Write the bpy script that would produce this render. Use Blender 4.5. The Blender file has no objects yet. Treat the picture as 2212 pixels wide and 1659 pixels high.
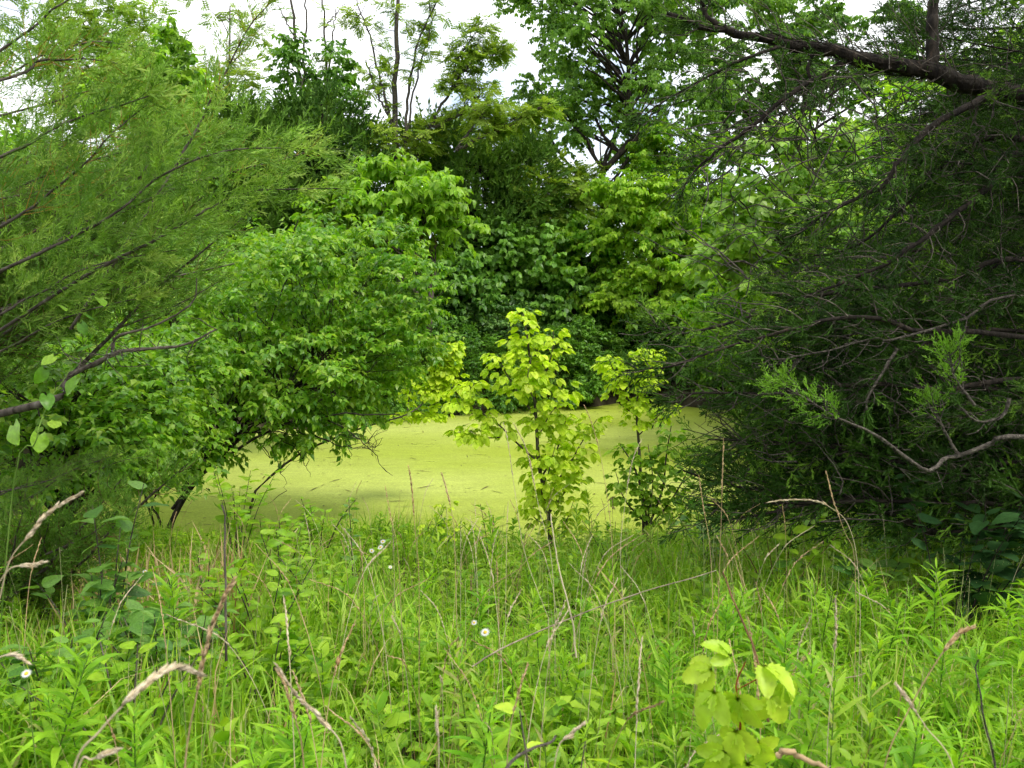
import bpy, math
import numpy as np
from mathutils import Matrix

sc = bpy.context.scene
R_ = math.radians
# ------------------------------------------------------------------ camera, sky, sun, exposure
CAM_Z = 1.6
PITCH = math.atan((829.5 - 696) / 1840.0)
cam = bpy.data.cameras.new("camera")
cam_o = bpy.data.objects.new("camera", cam)
sc.collection.objects.link(cam_o)
cam_o.location = (0, 0, CAM_Z)
cam_o.rotation_euler = (math.pi / 2 - PITCH, 0, 0)
cam.sensor_width = 36.0
cam.lens = 1840 / 2212 * 36
cam.clip_end = 3000
cam.clip_start = 0.05
cam.dof.use_dof = True
cam.dof.focus_distance = 8.0
cam.dof.aperture_fstop = 10.0
sc.camera = cam_o

SUN_EL, SUN_AZ = 58, 122          # azimuth: degrees clockwise from +Y, sun stands to the right and behind
w = bpy.data.worlds.new("World"); sc.world = w; w.use_nodes = True
wn = w.node_tree.nodes; wl = w.node_tree.links
bg = wn["Background"]
sky = wn.new("ShaderNodeTexSky"); sky.sky_type = 'NISHITA'; sky.sun_disc = False
sky.sun_elevation = R_(SUN_EL); sky.sun_rotation = R_(SUN_AZ)
tc = wn.new("ShaderNodeTexCoord")
nz = wn.new("ShaderNodeTexNoise"); nz.inputs["Scale"].default_value = 2.3; nz.inputs["Detail"].default_value = 7
nz.inputs["Roughness"].default_value = 0.6
wl.new(tc.outputs["Generated"], nz.inputs["Vector"])
rp = wn.new("ShaderNodeValToRGB")
rp.color_ramp.elements[0].position = 0.36; rp.color_ramp.elements[0].color = (0.1, 0.1, 0.1, 1)
rp.color_ramp.elements[1].position = 0.52; rp.color_ramp.elements[1].color = (1, 1, 1, 1)
wl.new(nz.outputs["Fac"], rp.inputs["Fac"])
mx = wn.new("ShaderNodeMix"); mx.data_type = 'RGBA'
wl.new(rp.outputs["Color"], mx.inputs["Factor"])
wl.new(sky.outputs["Color"], mx.inputs["A"])
mx.inputs["B"].default_value = (6.9, 7.0, 7.1, 1)      # bright cloud cover
wl.new(mx.outputs["Result"], bg.inputs["Color"])
bg.inputs["Strength"].default_value = 0.12
sun = bpy.data.lights.new("sun", 'SUN'); sun.energy = 1.5; sun.angle = R_(20); sun.color = (1, 0.94, 0.82)
sun_o = bpy.data.objects.new("sun", sun); sc.collection.objects.link(sun_o)
sun_o.rotation_euler = (R_(90 - SUN_EL), 0, R_(180 - SUN_AZ))
sc.view_settings.view_transform = 'Standard'; sc.view_settings.look = 'None'
sc.view_settings.exposure = 1.02; sc.view_settings.gamma = 1.0; sc.view_settings.use_curve_mapping = False
sc.render.engine = 'CYCLES'
sc.cycles.use_denoising = True; sc.cycles.denoiser = 'OPENIMAGEDENOISE'; sc.cycles.denoising_input_passes = 'RGB_ALBEDO_NORMAL'; sc.cycles.denoising_prefilter = 'ACCURATE'
sc.cycles.use_adaptive_sampling = True; sc.cycles.adaptive_threshold = 0.03; sc.cycles.adaptive_min_samples = 24
sc.cycles.max_bounces = 4; sc.cycles.diffuse_bounces = 3; sc.cycles.transmission_bounces = 3; sc.cycles.glossy_bounces = 2
sc.cycles.caustics_reflective = False; sc.cycles.caustics_refractive = False

# ------------------------------------------------------------------ small maths
rng = np.random.default_rng(11)
def nrm(v): return v / np.maximum(np.linalg.norm(v, axis=-1, keepdims=True), 1e-9)
def U(a, b, n=None): return rng.uniform(a, b, n)
def rvec(n): return nrm(rng.normal(size=(n, 3)))
UP = np.array([0, 0, 1.0])
cp, sp = math.cos(PITCH), math.sin(PITCH)
def P(px, py, Y):
    """point of the place that stands Y metres ahead at that spot of the 2212x1659 picture"""
    a, b = (px - 1106) / 1840.0, (829.5 - py) / 1840.0
    d = np.array([a, cp + b * sp, -sp + b * cp])
    return np.array([0, 0, CAM_Z]) + d * (Y / d[1])
def frames(d, n):
    y = nrm(d); x = np.cross(y, n); x = nrm(x + 1e-6); z = np.cross(x, y)
    return np.stack([x, y, z], axis=-1)
def smooth(pts, n):
    """Catmull-Rom through the points, n samples"""
    p = np.array(pts, float)
    p = np.vstack([2 * p[0] - p[1], p, 2 * p[-1] - p[-2]])
    out = []
    m = len(p) - 3
    for t in np.linspace(0, m - 1e-6, n):
        i = int(t); f = t - i
        a, b, c, d = p[i:i + 4]
        out.append(0.5 * (2 * b + (c - a) * f + (2 * a - 5 * b + 4 * c - d) * f * f + (3 * b - a - 3 * c + d) * f ** 3))
    return np.array(out)

# ------------------------------------------------------------------ mesh collecting
class MB:
    def __init__(s): s.V = []; s.F = []; s.A = []; s.M = []; s.n = 0
    def add(s, v, f, a, m=0):
        s.V.append(v); s.F.append(f + s.n); s.A.append(a); s.M.append(np.full(len(f), m, np.int32)); s.n += len(v)
    def inst(s, t, pos, R, sc_, a=None, m=0):
        tv, tf = t
        N = len(pos)
        if N == 0: return
        sc_ = np.broadcast_to(np.asarray(sc_, float), (N,))
        if a is None: a = U(0, 1, N)
        v = np.einsum('nij,kj->nki', R, tv) * sc_[:, None, None] + pos[:, None, :]
        f = tf[None] + (np.arange(N) * len(tv))[:, None, None]
        s.add(v.reshape(-1, 3), f.reshape(-1, 3), np.repeat(a, len(tv)), m)
    def tube(s, pts, rad, k=5, a=0.5, m=0):
        pts = np.asarray(pts, float); n = len(pts)
        rad = np.broadcast_to(np.asarray(rad, float), (n,))
        t = nrm(np.gradient(pts, axis=0))
        ref = np.array([0.31, 0.11, 0.94]) if abs(t[:, 2]).mean() < 0.8 else np.array([0.9, 0.4, 0.1])
        x = nrm(np.cross(t, ref)); y = np.cross(t, x)
        an = np.arange(k) / k * 2 * np.pi
        v = pts[:, None] + rad[:, None, None] * (np.cos(an)[None, :, None] * x[:, None] + np.sin(an)[None, :, None] * y[:, None])
        i = np.arange(n - 1)[:, None] * k; j = np.arange(k)[None]; j2 = (j + 1) % k
        q = np.stack([i + j, i + j2, i + k + j2, i + k + j], -1).reshape(-1, 4)
        f = np.vstack([q[:, [0, 1, 2]], q[:, [0, 2, 3]]])
        if isinstance(a, (int, float)): a = np.full(n, float(a))
        s.add(v.reshape(-1, 3), f, np.repeat(a, k), m)
    def mesh(s, name, mats, smooth_=False):
        V = np.vstack(s.V).astype(np.float32); F = np.vstack(s.F).astype(np.int32)
        me = bpy.data.meshes.new(name)
        me.vertices.add(len(V)); me.vertices.foreach_set('co', V.ravel())
        me.loops.add(F.size); me.loops.foreach_set('vertex_index', F.ravel())
        me.polygons.add(len(F)); me.polygons.foreach_set('loop_start', np.arange(len(F), dtype=np.int32) * 3)
        at = me.attributes.new('v', 'FLOAT', 'POINT'); at.data.foreach_set('value', np.concatenate(s.A).astype(np.float32))
        for m in (mats if isinstance(mats, (list, tuple)) else [mats]): me.materials.append(m)
        me.update(calc_edges=True)
        me.polygons.foreach_set('material_index', np.concatenate(s.M))
        if smooth_: me.polygons.foreach_set('use_smooth', np.ones(len(F), bool))
        return me
    def build(s, name, mats, parent=None, smooth_=False, kind=None):
        """parent-local: vertices are given in the world, the parent Empty's place is taken off"""
        if s.n == 0: return None
        o = bpy.data.objects.new(name, s.mesh(name, mats, smooth_)); sc.collection.objects.link(o)
        if parent is not None:
            o.parent = parent; o.matrix_parent_inverse = Matrix.Translation(parent.location).inverted()
        if kind: o['kind'] = kind
        return o

def thing(name, label, cat, loc, group=None):
    o = bpy.data.objects.new(name, None); sc.collection.objects.link(o)
    o.empty_display_size = 0.1
    o.location = [float(c) for c in loc]; o['label'] = label; o['category'] = cat
    if group: o['group'] = group
    return o
def tag(o, label, cat, group=None):
    o['label'] = label; o['category'] = cat
    if group: o['group'] = group
    return o
def copy_tree(root, loc, rz, s, label=None, group=None, tilt=0):
    r = root.copy(); sc.collection.objects.link(r)
    r.location = [float(c) for c in loc]; r.rotation_euler = (tilt, 0, rz); r.scale = (s, s, s)
    if label: r['label'] = label
    if group: r['group'] = group
    for ch in root.children:
        c = ch.copy(); sc.collection.objects.link(c); c.parent = r; c.matrix_parent_inverse = ch.matrix_parent_inverse.copy()
        for g in ch.children:
            d = g.copy(); sc.collection.objects.link(d); d.parent = c
    return r
def leaf_parts(parent, me_list, pos, R, scl, name='leaf'):
    """each leaf an object of its own under its plant"""
    inv = Matrix.Translation(parent.location).inverted()
    for i in range(len(pos)):
        o = bpy.data.objects.new(name, me_list[i % len(me_list)]); sc.collection.objects.link(o)
        M = np.eye(4); M[:3, :3] = R[i] * scl[i]; M[:3, 3] = pos[i]
        o.parent = parent; o.matrix_parent_inverse = inv
        o.matrix_basis = Matrix(M.tolist())

# ------------------------------------------------------------------ materials
def leafmat(name, dark, light, trans=0.35, tmul=1.5, rough=0.5, spec=0.35, tip=None, scale=9.0):
    m = bpy.data.materials.new(name); m.use_nodes = True
    n = m.node_tree.nodes; l = m.node_tree.links
    out = n['Material Output']; b = n['Principled BSDF']
    at = n.new('ShaderNodeAttribute'); at.attribute_name = 'v'
    cr = n.new('ShaderNodeValToRGB')
    e = cr.color_ramp.elements
    e[0].color = (*dark, 1); e[1].color = (*light, 1); e[1].position = 0.85
    if tip:
        k = e.new(0.97); k.color = (*tip, 1)
    oi = n.new('ShaderNodeObjectInfo')
    ad = n.new('ShaderNodeMath'); ad.operation = 'MULTIPLY_ADD'; ad.inputs[1].default_value = 0.35; ad.inputs[2].default_value = -0.17
    l.new(oi.outputs['Random'], ad.inputs[0])
    a2 = n.new('ShaderNodeMath'); a2.operation = 'ADD'; a2.use_clamp = True
    l.new(at.outputs['Fac'], a2.inputs[0]); l.new(ad.outputs[0], a2.inputs[1])
    tx = n.new('ShaderNodeTexCoord'); nz = n.new('ShaderNodeTexNoise'); nz.inputs['Scale'].default_value = scale; nz.inputs['Detail'].default_value = 3
    l.new(tx.outputs['Object'], nz.inputs['Vector'])
    mr = n.new('ShaderNodeMapRange'); mr.inputs['From Min'].default_value = 0.3; mr.inputs['From Max'].default_value = 0.7
    mr.inputs['To Min'].default_value = 0.72; mr.inputs['To Max'].default_value = 1.2
    l.new(nz.outputs['Fac'], mr.inputs['Value'])
    l.new(a2.outputs[0], cr.inputs['Fac'])
    mu = n.new('ShaderNodeMix'); mu.data_type = 'RGBA'; mu.blend_type = 'MULTIPLY'; mu.inputs['Factor'].default_value = 1
    l.new(cr.outputs['Color'], mu.inputs['A']); l.new(mr.outputs['Result'], mu.inputs['B'])
    l.new(mu.outputs['Result'], b.inputs['Base Color'])
    b.inputs['Roughness'].default_value = rough; b.inputs['Specular IOR Level'].default_value = spec
    if trans > 0:
        tb = n.new('ShaderNodeBsdfTranslucent')
        m2 = n.new('ShaderNodeMix'); m2.data_type = 'RGBA'; m2.blend_type = 'MULTIPLY'; m2.inputs['Factor'].default_value = 1
        m2.inputs['B'].default_value = (tmul * 1.05, tmul * 1.1, tmul * 0.45, 1); m2.clamp_result = False
        l.new(mu.outputs['Result'], m2.inputs['A']); l.new(m2.outputs['Result'], tb.inputs['Color'])
        ms = n.new('ShaderNodeMixShader'); ms.inputs['Fac'].default_value = trans
        l.new(b.outputs[0], ms.inputs[1]); l.new(tb.outputs[0], ms.inputs[2]); l.new(ms.outputs[0], out.inputs['Surface'])
    return m
def barkmat(name, c1, c2, c3=None, scale=18, bump=0.5, stretch=(1, 1, 0.25)):
    m = bpy.data.materials.new(name); m.use_nodes = True
    n = m.node_tree.nodes; l = m.node_tree.links; b = n['Principled BSDF']
    tx = n.new('ShaderNodeTexCoord'); mp = n.new('ShaderNodeMapping'); mp.inputs['Scale'].default_value = stretch
    l.new(tx.outputs['Object'], mp.inputs['Vector'])
    nz = n.new('ShaderNodeTexNoise'); nz.inputs['Scale'].default_value = scale; nz.inputs['Detail'].default_value = 6
    l.new(mp.outputs['Vector'], nz.inputs['Vector'])
    cr = n.new('ShaderNodeValToRGB'); e = cr.color_ramp.elements
    e[0].position = 0.35; e[0].color = (*c1, 1); e[1].position = 0.62; e[1].color = (*c2, 1)
    if c3: k = e.new(0.72); k.color = (*c3, 1)
    l.new(nz.outputs['Fac'], cr.inputs['Fac']); l.new(cr.outputs['Color'], b.inputs['Base Color'])
    bp = n.new('ShaderNodeBump'); bp.inputs['Strength'].default_value = bump; bp.inputs['Distance'].default_value = 0.02
    l.new(nz.outputs['Fac'], bp.inputs['Height']); l.new(bp.outputs['Normal'], b.inputs['Normal'])
    b.inputs['Roughness'].default_value = 0.9; b.inputs['Specular IOR Level'].default_value = 0.2
    return m
M = {}
M['bark'] = barkmat('grey_brown_bark', (0.04, 0.032, 0.025), (0.13, 0.11, 0.09), (0.20, 0.18, 0.15), 30)
M['bark_dark'] = barkmat('dark_bark', (0.016, 0.013, 0.010), (0.05, 0.04, 0.032))
M['bark_cedar'] = barkmat('cedar_bark', (0.010, 0.008, 0.0065), (0.036, 0.029, 0.022), (0.075, 0.052, 0.036), 34, 1.0)
M['bark_grey'] = barkmat('dead_grey_wood', (0.035, 0.03, 0.025), (0.12, 0.105, 0.085), (0.22, 0.20, 0.17), 55, 1.0, (1, 1, 1))
M['twig_grey'] = barkmat('weathered_stem', (0.16, 0.13, 0.09), (0.34, 0.28, 0.20), None, 40, .3, (1, 1, 1))
M['lichen'] = barkmat('lichen_bark', (0.06, 0.05, 0.04), (0.22, 0.23, 0.20), (0.55, 0.58, 0.52), 28, 0.6, (1, 1, 1))
M['twig_brown'] = barkmat('red_brown_twig', (0.07, 0.035, 0.02), (0.20, 0.11, 0.055), None, 20)
M['twig_gold'] = barkmat('golden_twig', (0.26, 0.14, 0.02), (0.42, 0.28, 0.05), None, 20)
M['green_stem'] = barkmat('green_stem', (0.08, 0.16, 0.02), (0.17, 0.28, 0.05), None, 12, 0.1)
M['dry'] = leafmat('dry_straw', (0.36, 0.23, 0.10), (0.66, 0.50, 0.29), 0.25, 1.0, 0.6, 0.2)
M['dry_pale'] = leafmat('pale_straw', (0.48, 0.38, 0.22), (0.76, 0.66, 0.48), 0.2, 1.0, 0.6, 0.2)
M['juniper'] = leafmat('juniper_scale_leaf', (0.09, 0.21, 0.022), (0.24, 0.42, 0.05), 0.25, 1.3, 0.55, 0.25, tip=(0.34, 0.48, 0.09))
M['cedar'] = leafmat('dark_cedar_scale_leaf', (0.012, 0.036, 0.006), (0.048, 0.115, 0.013), 0.14, 1.2, 0.6, 0.12, tip=(0.14, 0.27, 0.025))
M['cedar_young'] = leafmat('fresh_cedar_growth', (0.08, 0.20, 0.015), (0.18, 0.36, 0.03), 0.25, 1.3, 0.55, 0.2)
M['cedar_far'] = leafmat('distant_cedar', (0.045, 0.115, 0.016), (0.12, 0.235, 0.03), 0.15, 1.2, 0.65, 0.15, scale=1.5)
M['locust'] = leafmat('locust_leaflet', (0.15, 0.27, 0.03), (0.33, 0.45, 0.06), 0.4, 1.4, 0.5, 0.2, scale=1.2)
M['tall'] = leafmat('tall_tree_leaf', (0.08, 0.19, 0.03), (0.23, 0.40, 0.06), 0.45, 1.5, 0.45, 0.3, scale=1.0)
M['mulberry'] = leafmat('bright_tree_leaf', (0.10, 0.26, 0.015), (0.29, 0.49, 0.035), 0.4, 1.5, 0.4, 0.35, scale=1.2)
M['boxelder'] = leafmat('boxelder_leaf', (0.13, 0.31, 0.015), (0.38, 0.58, 0.04), 0.42, 1.4, 0.42, 0.3, scale=1.2)
M['vine'] = leafmat('dark_vine_leaf', (0.06, 0.17, 0.02), (0.18, 0.37, 0.04), 0.3, 1.4, 0.4, 0.35, scale=1.5)
M['privet'] = leafmat('blue_green_shrub_leaf', (0.05, 0.14, 0.03), (0.14, 0.27, 0.055), 0.3, 1.3, 0.45, 0.3, scale=2)
M['shrub'] = leafmat('cherry_shrub_leaf', (0.08, 0.225, 0.018), (0.23, 0.42, 0.028), 0.4, 1.5, 0.36, 0.4, tip=(0.30, 0.45, 0.05), scale=4)
M['sapling'] = leafmat('young_boxelder_leaf', (0.42, 0.62, 0.02), (0.68, 0.84, 0.06), 0.42, 1.15, 0.42, 0.3, scale=5)
M['redbud'] = leafmat('pale_round_leaf', (0.17, 0.33, 0.04), (0.36, 0.52, 0.10), 0.45, 1.4, 0.35, 0.4, scale=2)
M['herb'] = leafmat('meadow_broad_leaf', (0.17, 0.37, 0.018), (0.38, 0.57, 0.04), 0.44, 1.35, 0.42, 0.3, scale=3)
M['herb_dark'] = leafmat('dark_bluish_broad_leaf', (0.08, 0.21, 0.04), (0.19, 0.36, 0.06), 0.38, 1.4, 0.42, 0.35, scale=12)  # leaves of a darker, bluer green than the herb
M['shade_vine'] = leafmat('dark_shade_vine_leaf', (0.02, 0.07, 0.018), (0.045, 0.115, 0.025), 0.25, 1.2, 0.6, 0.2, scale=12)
M['goldenrod'] = leafmat('goldenrod_leaf', (0.15, 0.36, 0.014), (0.32, 0.54, 0.032), 0.42, 1.35, 0.45, 0.25, scale=12)
M['grass'] = leafmat('meadow_grass', (0.17, 0.365, 0.02), (0.37, 0.555, 0.045), 0.43, 1.3, 0.45, 0.3, tip=(0.46, 0.46, 0.16), scale=3)
M['creeper'] = leafmat('lime_creeper_leaf', (0.37, 0.56, 0.03), (0.56, 0.73, 0.06), 0.4, 1.2, 0.4, 0.35, scale=2.5)
M['red_stem'] = barkmat('red_leaf_stalk', (0.20, 0.04, 0.015), (0.34, 0.10, 0.03), None, 20, 0.1)
M['petal'] = leafmat('white_petal', (0.72, 0.72, 0.74), (0.82, 0.82, 0.82), 0.3, 0.9, 0.6, 0.2)
M['disc'] = leafmat('yellow_flower_disc', (0.60, 0.38, 0.02), (0.72, 0.50, 0.03), 0.0)
M['brown_spray'] = leafmat('browned_needle', (0.18, 0.07, 0.025), (0.30, 0.13, 0.05), 0.1)

# ------------------------------------------------------------------ leaf shapes (base at 0, tip along +Y, upper face +Z)
def tri(l): return np.array(l, int)
def ovate(wd=0.30, droop=0.18, fold=0.07, wmax=0.38):
    v = np.array([[0, 0, 0], [0, .36, -.02 * 1], [0, .70, -droop * .45], [0, 1, -droop],
                  [-wd * .8, .17, fold * .6], [-wd, wmax, fold], [-wd * .62, .72, fold * .5 - droop * .42],
                  [wd * .8, .17, fold * .6], [wd, wmax, fold], [wd * .62, .72, fold * .5 - droop * .42]])
    f = tri([[0, 1, 4], [4, 1, 5], [5, 1, 2], [5, 2, 6], [6, 2, 3], [0, 7, 1], [7, 8, 1], [8, 2, 1], [8, 9, 2], [9, 3, 2]])
    return v, f
def merge(ts):
    V = []; F = []; n = 0
    for v, f in ts: V.append(v); F.append(f + n); n += len(v)
    return np.vstack(V), np.vstack(F)
def xf(t, ang=0, s=1, off=(0, 0, 0), pitch=0, roll=0):
    v, f = t
    c, s_ = math.cos(roll), math.sin(roll); v = v @ np.array([[c, 0, s_], [0, 1, 0], [-s_, 0, c]]).T
    c, s_ = math.cos(pitch), math.sin(pitch); v = v @ np.array([[1, 0, 0], [0, c, -s_], [0, s_, c]]).T
    c, s_ = math.cos(ang), math.sin(ang); v = v @ np.array([[c, -s_, 0], [s_, c, 0], [0, 0, 1]]).T
    return v * s + np.array(off), f
def kite(wd=0.3, droop=0.1, fold=0.08):
    return np.array([[0, 0, 0], [-wd, .45, fold], [0, 1, -droop], [wd, .45, fold]]), tri([[0, 2, 1], [0, 3, 2]])
def stalk(y0, y1, wd=0.012, z=0):
    return np.array([[-wd, y0, z], [wd, y0, z], [0, y1, z]]), tri([[0, 1, 2]])
T_OV = [ovate(.27, .22, .06), ovate(.31, .32, .10), ovate(.25, .12, .03), ovate(.29, .45, .08)]
T_KITE = [kite(.28, .1, .08), kite(.33, .25, .1), kite(.25, .0, .05)]
T_ROUND = [ovate(.46, .18, .06, .36), ovate(.50, .35, .12, .34), ovate(.44, .1, -.05, .40)]
def toothed(wd=.28, droop=.25, fold=.06, k=7):
    """leaf blade with a toothed edge"""
    V = [[0, 0, 0]]; F = []
    ys = np.linspace(0, 1, k + 1)[1:]
    for i, y in enumerate(ys):
        V.append([0, y, -droop * y * y])
    nm = len(V)
    for sx in (-1, 1):
        prev = 0; pm = 0
        for i, y in enumerate(ys):
            ww = wd * math.sin(math.pi * min(1, (y * .94)) ** 0.75) ** 0.85 if y < 1 else 0
            a = len(V); V.append([sx * ww * 1.02, y - 0.2 / k, fold * ww / wd - droop * y * y])
            V.append([sx * ww * .84, y + 0.02, fold * ww / wd * .8 - droop * y * y])
            F += [[pm, prev, a], [pm, a, i + 1], [i + 1, a, a + 1]] if sx < 0 else [[pm, a, prev], [pm, i + 1, a], [i + 1, a + 1, a]]
            prev = a + 1; pm = i + 1
    return np.array(V, float), tri(F)
T_BOX = []      # three drooping leaflets on a stalk, as on young box elder
for q in range(4):
    dr = U(.2, .5)
    T_BOX.append(merge([stalk(0, .42), xf(toothed(.37, dr, .08, 5), U(-.1, .1), .62, (0, .38, 0), -U(.3, .7)),
                        xf(toothed(.35, dr, .08, 5), U(.8, 1.1), .52, (0, .38, 0), -U(.3, .8)),
                        xf(toothed(.35, dr, .08, 5), -U(.8, 1.1), .52, (0, .38, 0), -U(.3, .8))]))
T_BOXFAR = [merge([xf(kite(.34, .25, .1), a_, s_, (0, .2, 0), -.4) for a_, s_ in ((0, .75), (1.0, .6), (-1.0, .6))]) for _ in range(2)]
def pinnate(pairs, w_=.34, fold=.03):
    ts = [stalk(0, 1, .012)]
    for i in range(pairs):
        y = .12 + .82 * i / pairs
        s_ = .30 * (1 - .5 * abs(i / pairs - .45))
        for sx in (-1, 1): ts.append(xf(kite(w_, .1, fold), -sx * 1.25, s_, (0, y, -.15 * y * y), U(-.3, .1)))
    ts.append(xf(kite(w_, .1, fold), 0, .24, (0, .95, -.14)))
    return merge(ts)
T_PIN = [pinnate(5), pinnate(6)]
def lance(wd=.075, droop=.35, seg=5):
    y = np.linspace(0, 1, seg + 1); ww = wd * np.sin(np.pi * np.clip(y * .93 + .07, 0, 1)) ** .8
    z = -droop * y ** 2.2; yy = y - .25 * droop * y ** 3
    V = []
    for i in range(seg + 1):
        V += [[-ww[i], yy[i], z[i] + ww[i] * .4], [0, yy[i], z[i]], [ww[i], yy[i], z[i] + ww[i] * .4]]
    F = []
    for i in range(seg):
        a = i * 3
        F += [[a, a + 1, a + 4], [a, a + 4, a + 3], [a + 1, a + 2, a + 5], [a + 1, a + 5, a + 4]]
    return np.array(V), tri(F)
def fine_leaf(wd, droop, fold, k=8, heart=0.0, sharp=1.0, wave=.02):
    """smooth-edged blade for leaves seen close by; heart > 0 gives it lobes beside the stalk"""
    V = []; F = []; ph = U(0, 6)
    for i in range(k + 1):
        t = i / k; y = t; ww = wd * (math.sin(math.pi * (t * .97 + .03) ** .72)) ** (.8 * sharp) if t < 1 else 0
        if heart and t < .35: ww = wd * (.55 + .45 * math.sin(math.pi * .5 * t / .35)); 
        z = -droop * y * y; yo = y - (heart * .22 * (1 - t / .3) if heart and t < .3 else 0)
        for q, sx in ((1, -1), (.5, -.5), (0, 0), (.5, .5), (1, 1)):
            V.append([ww * sx, (yo if q == 1 else (y + yo) / 2 if q == .5 else y), z + fold * (q * 1.6 - q * q * .7) * ww / wd + wave * q * math.sin(t * 9 + ph + sx)])
    for i in range(k):
        for j in range(4):
            a = i * 5 + j; F += [[a, a + 1, a + 6], [a, a + 6, a + 5]]
    return np.array(V, float), tri(F)
T_LEAF4 = [(lambda w_, d_, f_: (np.array([[0, 0, 0], [-w_, .38, f_], [0, .5, -.02], [0, 1, -d_], [w_, .38, f_]]), tri([[0, 2, 1], [1, 2, 3], [0, 4, 2], [4, 3, 2]])))(w_, d_, f_) for w_, d_, f_ in ((.3, .2, .07), (.27, .35, .1), (.33, .1, .04))]
T_HEART = [(lambda d_, f_: (np.array([[0, 0, 0], [-.44, .25, f_], [-.36, .6, f_ * .6 - d_ * .3], [0, 1, -d_], [.36, .6, f_ * .6 - d_ * .3], [.44, .25, f_]]), tri([[0, 3, 1], [1, 3, 2], [0, 5, 3], [5, 4, 3]])))(d_, f_) for d_, f_ in ((.2, .08), (.35, .12), (.1, .03))]
T_LANCE = [lance(.075, .25), lance(.07, .5), lance(.07, .75), lance(.075, .1)]
def blade(bend, wd=.010, seg=4, twist=0.0):
    """a grass blade standing along +Z, 1 m tall, bending towards +Y"""
    V = []; F = []
    ang = 0; p = np.array([0, 0, 0.0])
    for i in range(seg + 1):
        t = i / seg; w_ = wd * (1 - t ** 1.6) * (0.6 + 0.4 * min(1, t * 4))
        if i == seg: V.append(p.copy())
        else:
            c, s_ = math.cos(twist * t), math.sin(twist * t)
            V += [p + np.array([-w_ * c, -w_ * s_, 0]), p + np.array([w_ * c, w_ * s_, 0])]
        ang = bend * (t + .5 / seg) ** 1.5
        p = p + np.array([0, math.sin(ang), math.cos(ang)]) / seg
    for i in range(seg - 1):
        a = i * 2; F += [[a, a + 1, a + 3], [a, a + 3, a + 2]]
    F.append([2 * seg - 2, 2 * seg - 1, 2 * seg])
    return np.array(V), tri(F)
def sliver(p, d, L, wd, V, F, flat=None):
    d = d / np.linalg.norm(d); s_ = np.cross(d, flat if flat is not None else rng.normal(size=3)); s_ /= np.linalg.norm(s_) + 1e-9
    n = len(V); V += [p, p + d * L * .55 - s_ * wd, p + d * L, p + d * L * .55 + s_ * wd]; F += [[n, n + 1, n + 2], [n, n + 2, n + 3]]
def spray(nside=11, nsub=3, wd=.012, flat=0.35):
    """juniper spray, 1 long along +Y: axis, side shoots, and finger-like tips"""
    V = []; F = []
    for i in range(3): sliver(np.array([0, i / 3, 0.0]), np.array([U(-.05, .05), 1, U(-.05, .05)]), .42, wd * 1.5, V, F)
    for i in range(nside):
        t = .08 + .88 * i / nside
        an = (i % 2) * math.pi + U(-1.1, 1.1) * flat * 2
        sd = np.array([math.cos(an), 0, math.sin(an)])
        d = nrm(sd * U(.55, .8) + np.array([0, U(.6, .9), 0]))
        L = U(.32, .46) * (1 - .6 * t)
        p = np.array([0, t, 0.0])
        sliver(p, d, L, wd, V, F)
        for k in range(nsub):
            tt = .2 + .7 * k / nsub
            d2 = nrm(d * .8 + rng.normal(size=3) * .45 + np.array([0, .35, 0]))
            sliver(p + d * L * tt, d2, L * U(.3, .5), wd * .85, V, F)
    return np.array(V), tri(F)
T_SPRAY = [spray(10, 3, .018) for _ in range(6)]
T_SPRAY2 = [spray(8, 3, .024, .6) for _ in range(5)]
T_SPRAYFAR = [spray(5, 1, .045, .7) for _ in range(4)]
OCT = (np.array([[0, 0, 0], [-.13, .4, 0], [0, .4, -.11], [.13, .4, 0], [0, .4, .11], [0, 1, 0]]),
       tri([[0, 2, 1], [0, 3, 2], [0, 4, 3], [0, 1, 4], [5, 1, 2], [5, 2, 3], [5, 3, 4], [5, 4, 1]]))

# ------------------------------------------------------------------ ground and pond
WATER = -0.70
def pond_r(x, y):
    """<1 inside the pond"""
    far = np.clip(22.0 + .7 * x, 15.5, 25.0) + .35 * np.sin(2.1 * x + .5) + .2 * np.sin(4.7 * x); nearb = 8.5 + .18 * np.maximum(0, -x - 2.6)
    return np.abs((x + .2) / 6.3) ** 2.6 + np.abs((y - .5 * (far + nearb)) / (.5 * (far - nearb))) ** 3.2
def ground_z(x, y):
    x = np.asarray(x, float); y = np.asarray(y, float)
    base = np.interp(y, [-30, 0, 2, 8, 10, 22, 26, 32, 60, 400], [0.1, 0.0, -.02, -.60, -.60, -.45, .0, .35, .6, .6])
    side = np.clip((np.abs(x) - 4) / 6, 0, 1) * .5 * np.clip((y - 3) / 6, 0, 1) * np.clip((28 - y) / 6, 0, 1)
    z = base + side + .05 * np.sin(x * 1.3 + .4) * np.cos(y * 1.1) + .03 * np.sin(x * 3.1 + y * 2.3)
    r = pond_r(x, y)
    k = np.clip((1.25 - r) / .35, 0, 1)
    return np.where(r < 1.25, z * (1 - k) + (-1.15) * k, z)
def grid_mesh(name, xs, ys, zf, mat, kind='structure'):
    X, Y = np.meshgrid(xs, ys); Z = zf(X, Y)
    V = np.stack([X, Y, Z], -1).reshape(-1, 3); nx, ny = len(xs), len(ys)
    i = np.arange(ny - 1)[:, None] * nx; j = np.arange(nx - 1)[None]
    a = (i + j).ravel()
    F = np.vstack([np.stack([a, a + 1, a + nx + 1], -1), np.stack([a, a + nx + 1, a + nx], -1)])
    b = MB(); b.add(V, F, np.full(len(V), .5)); o = b.build(name, mat, None, True); o['kind'] = kind
    return o
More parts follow.
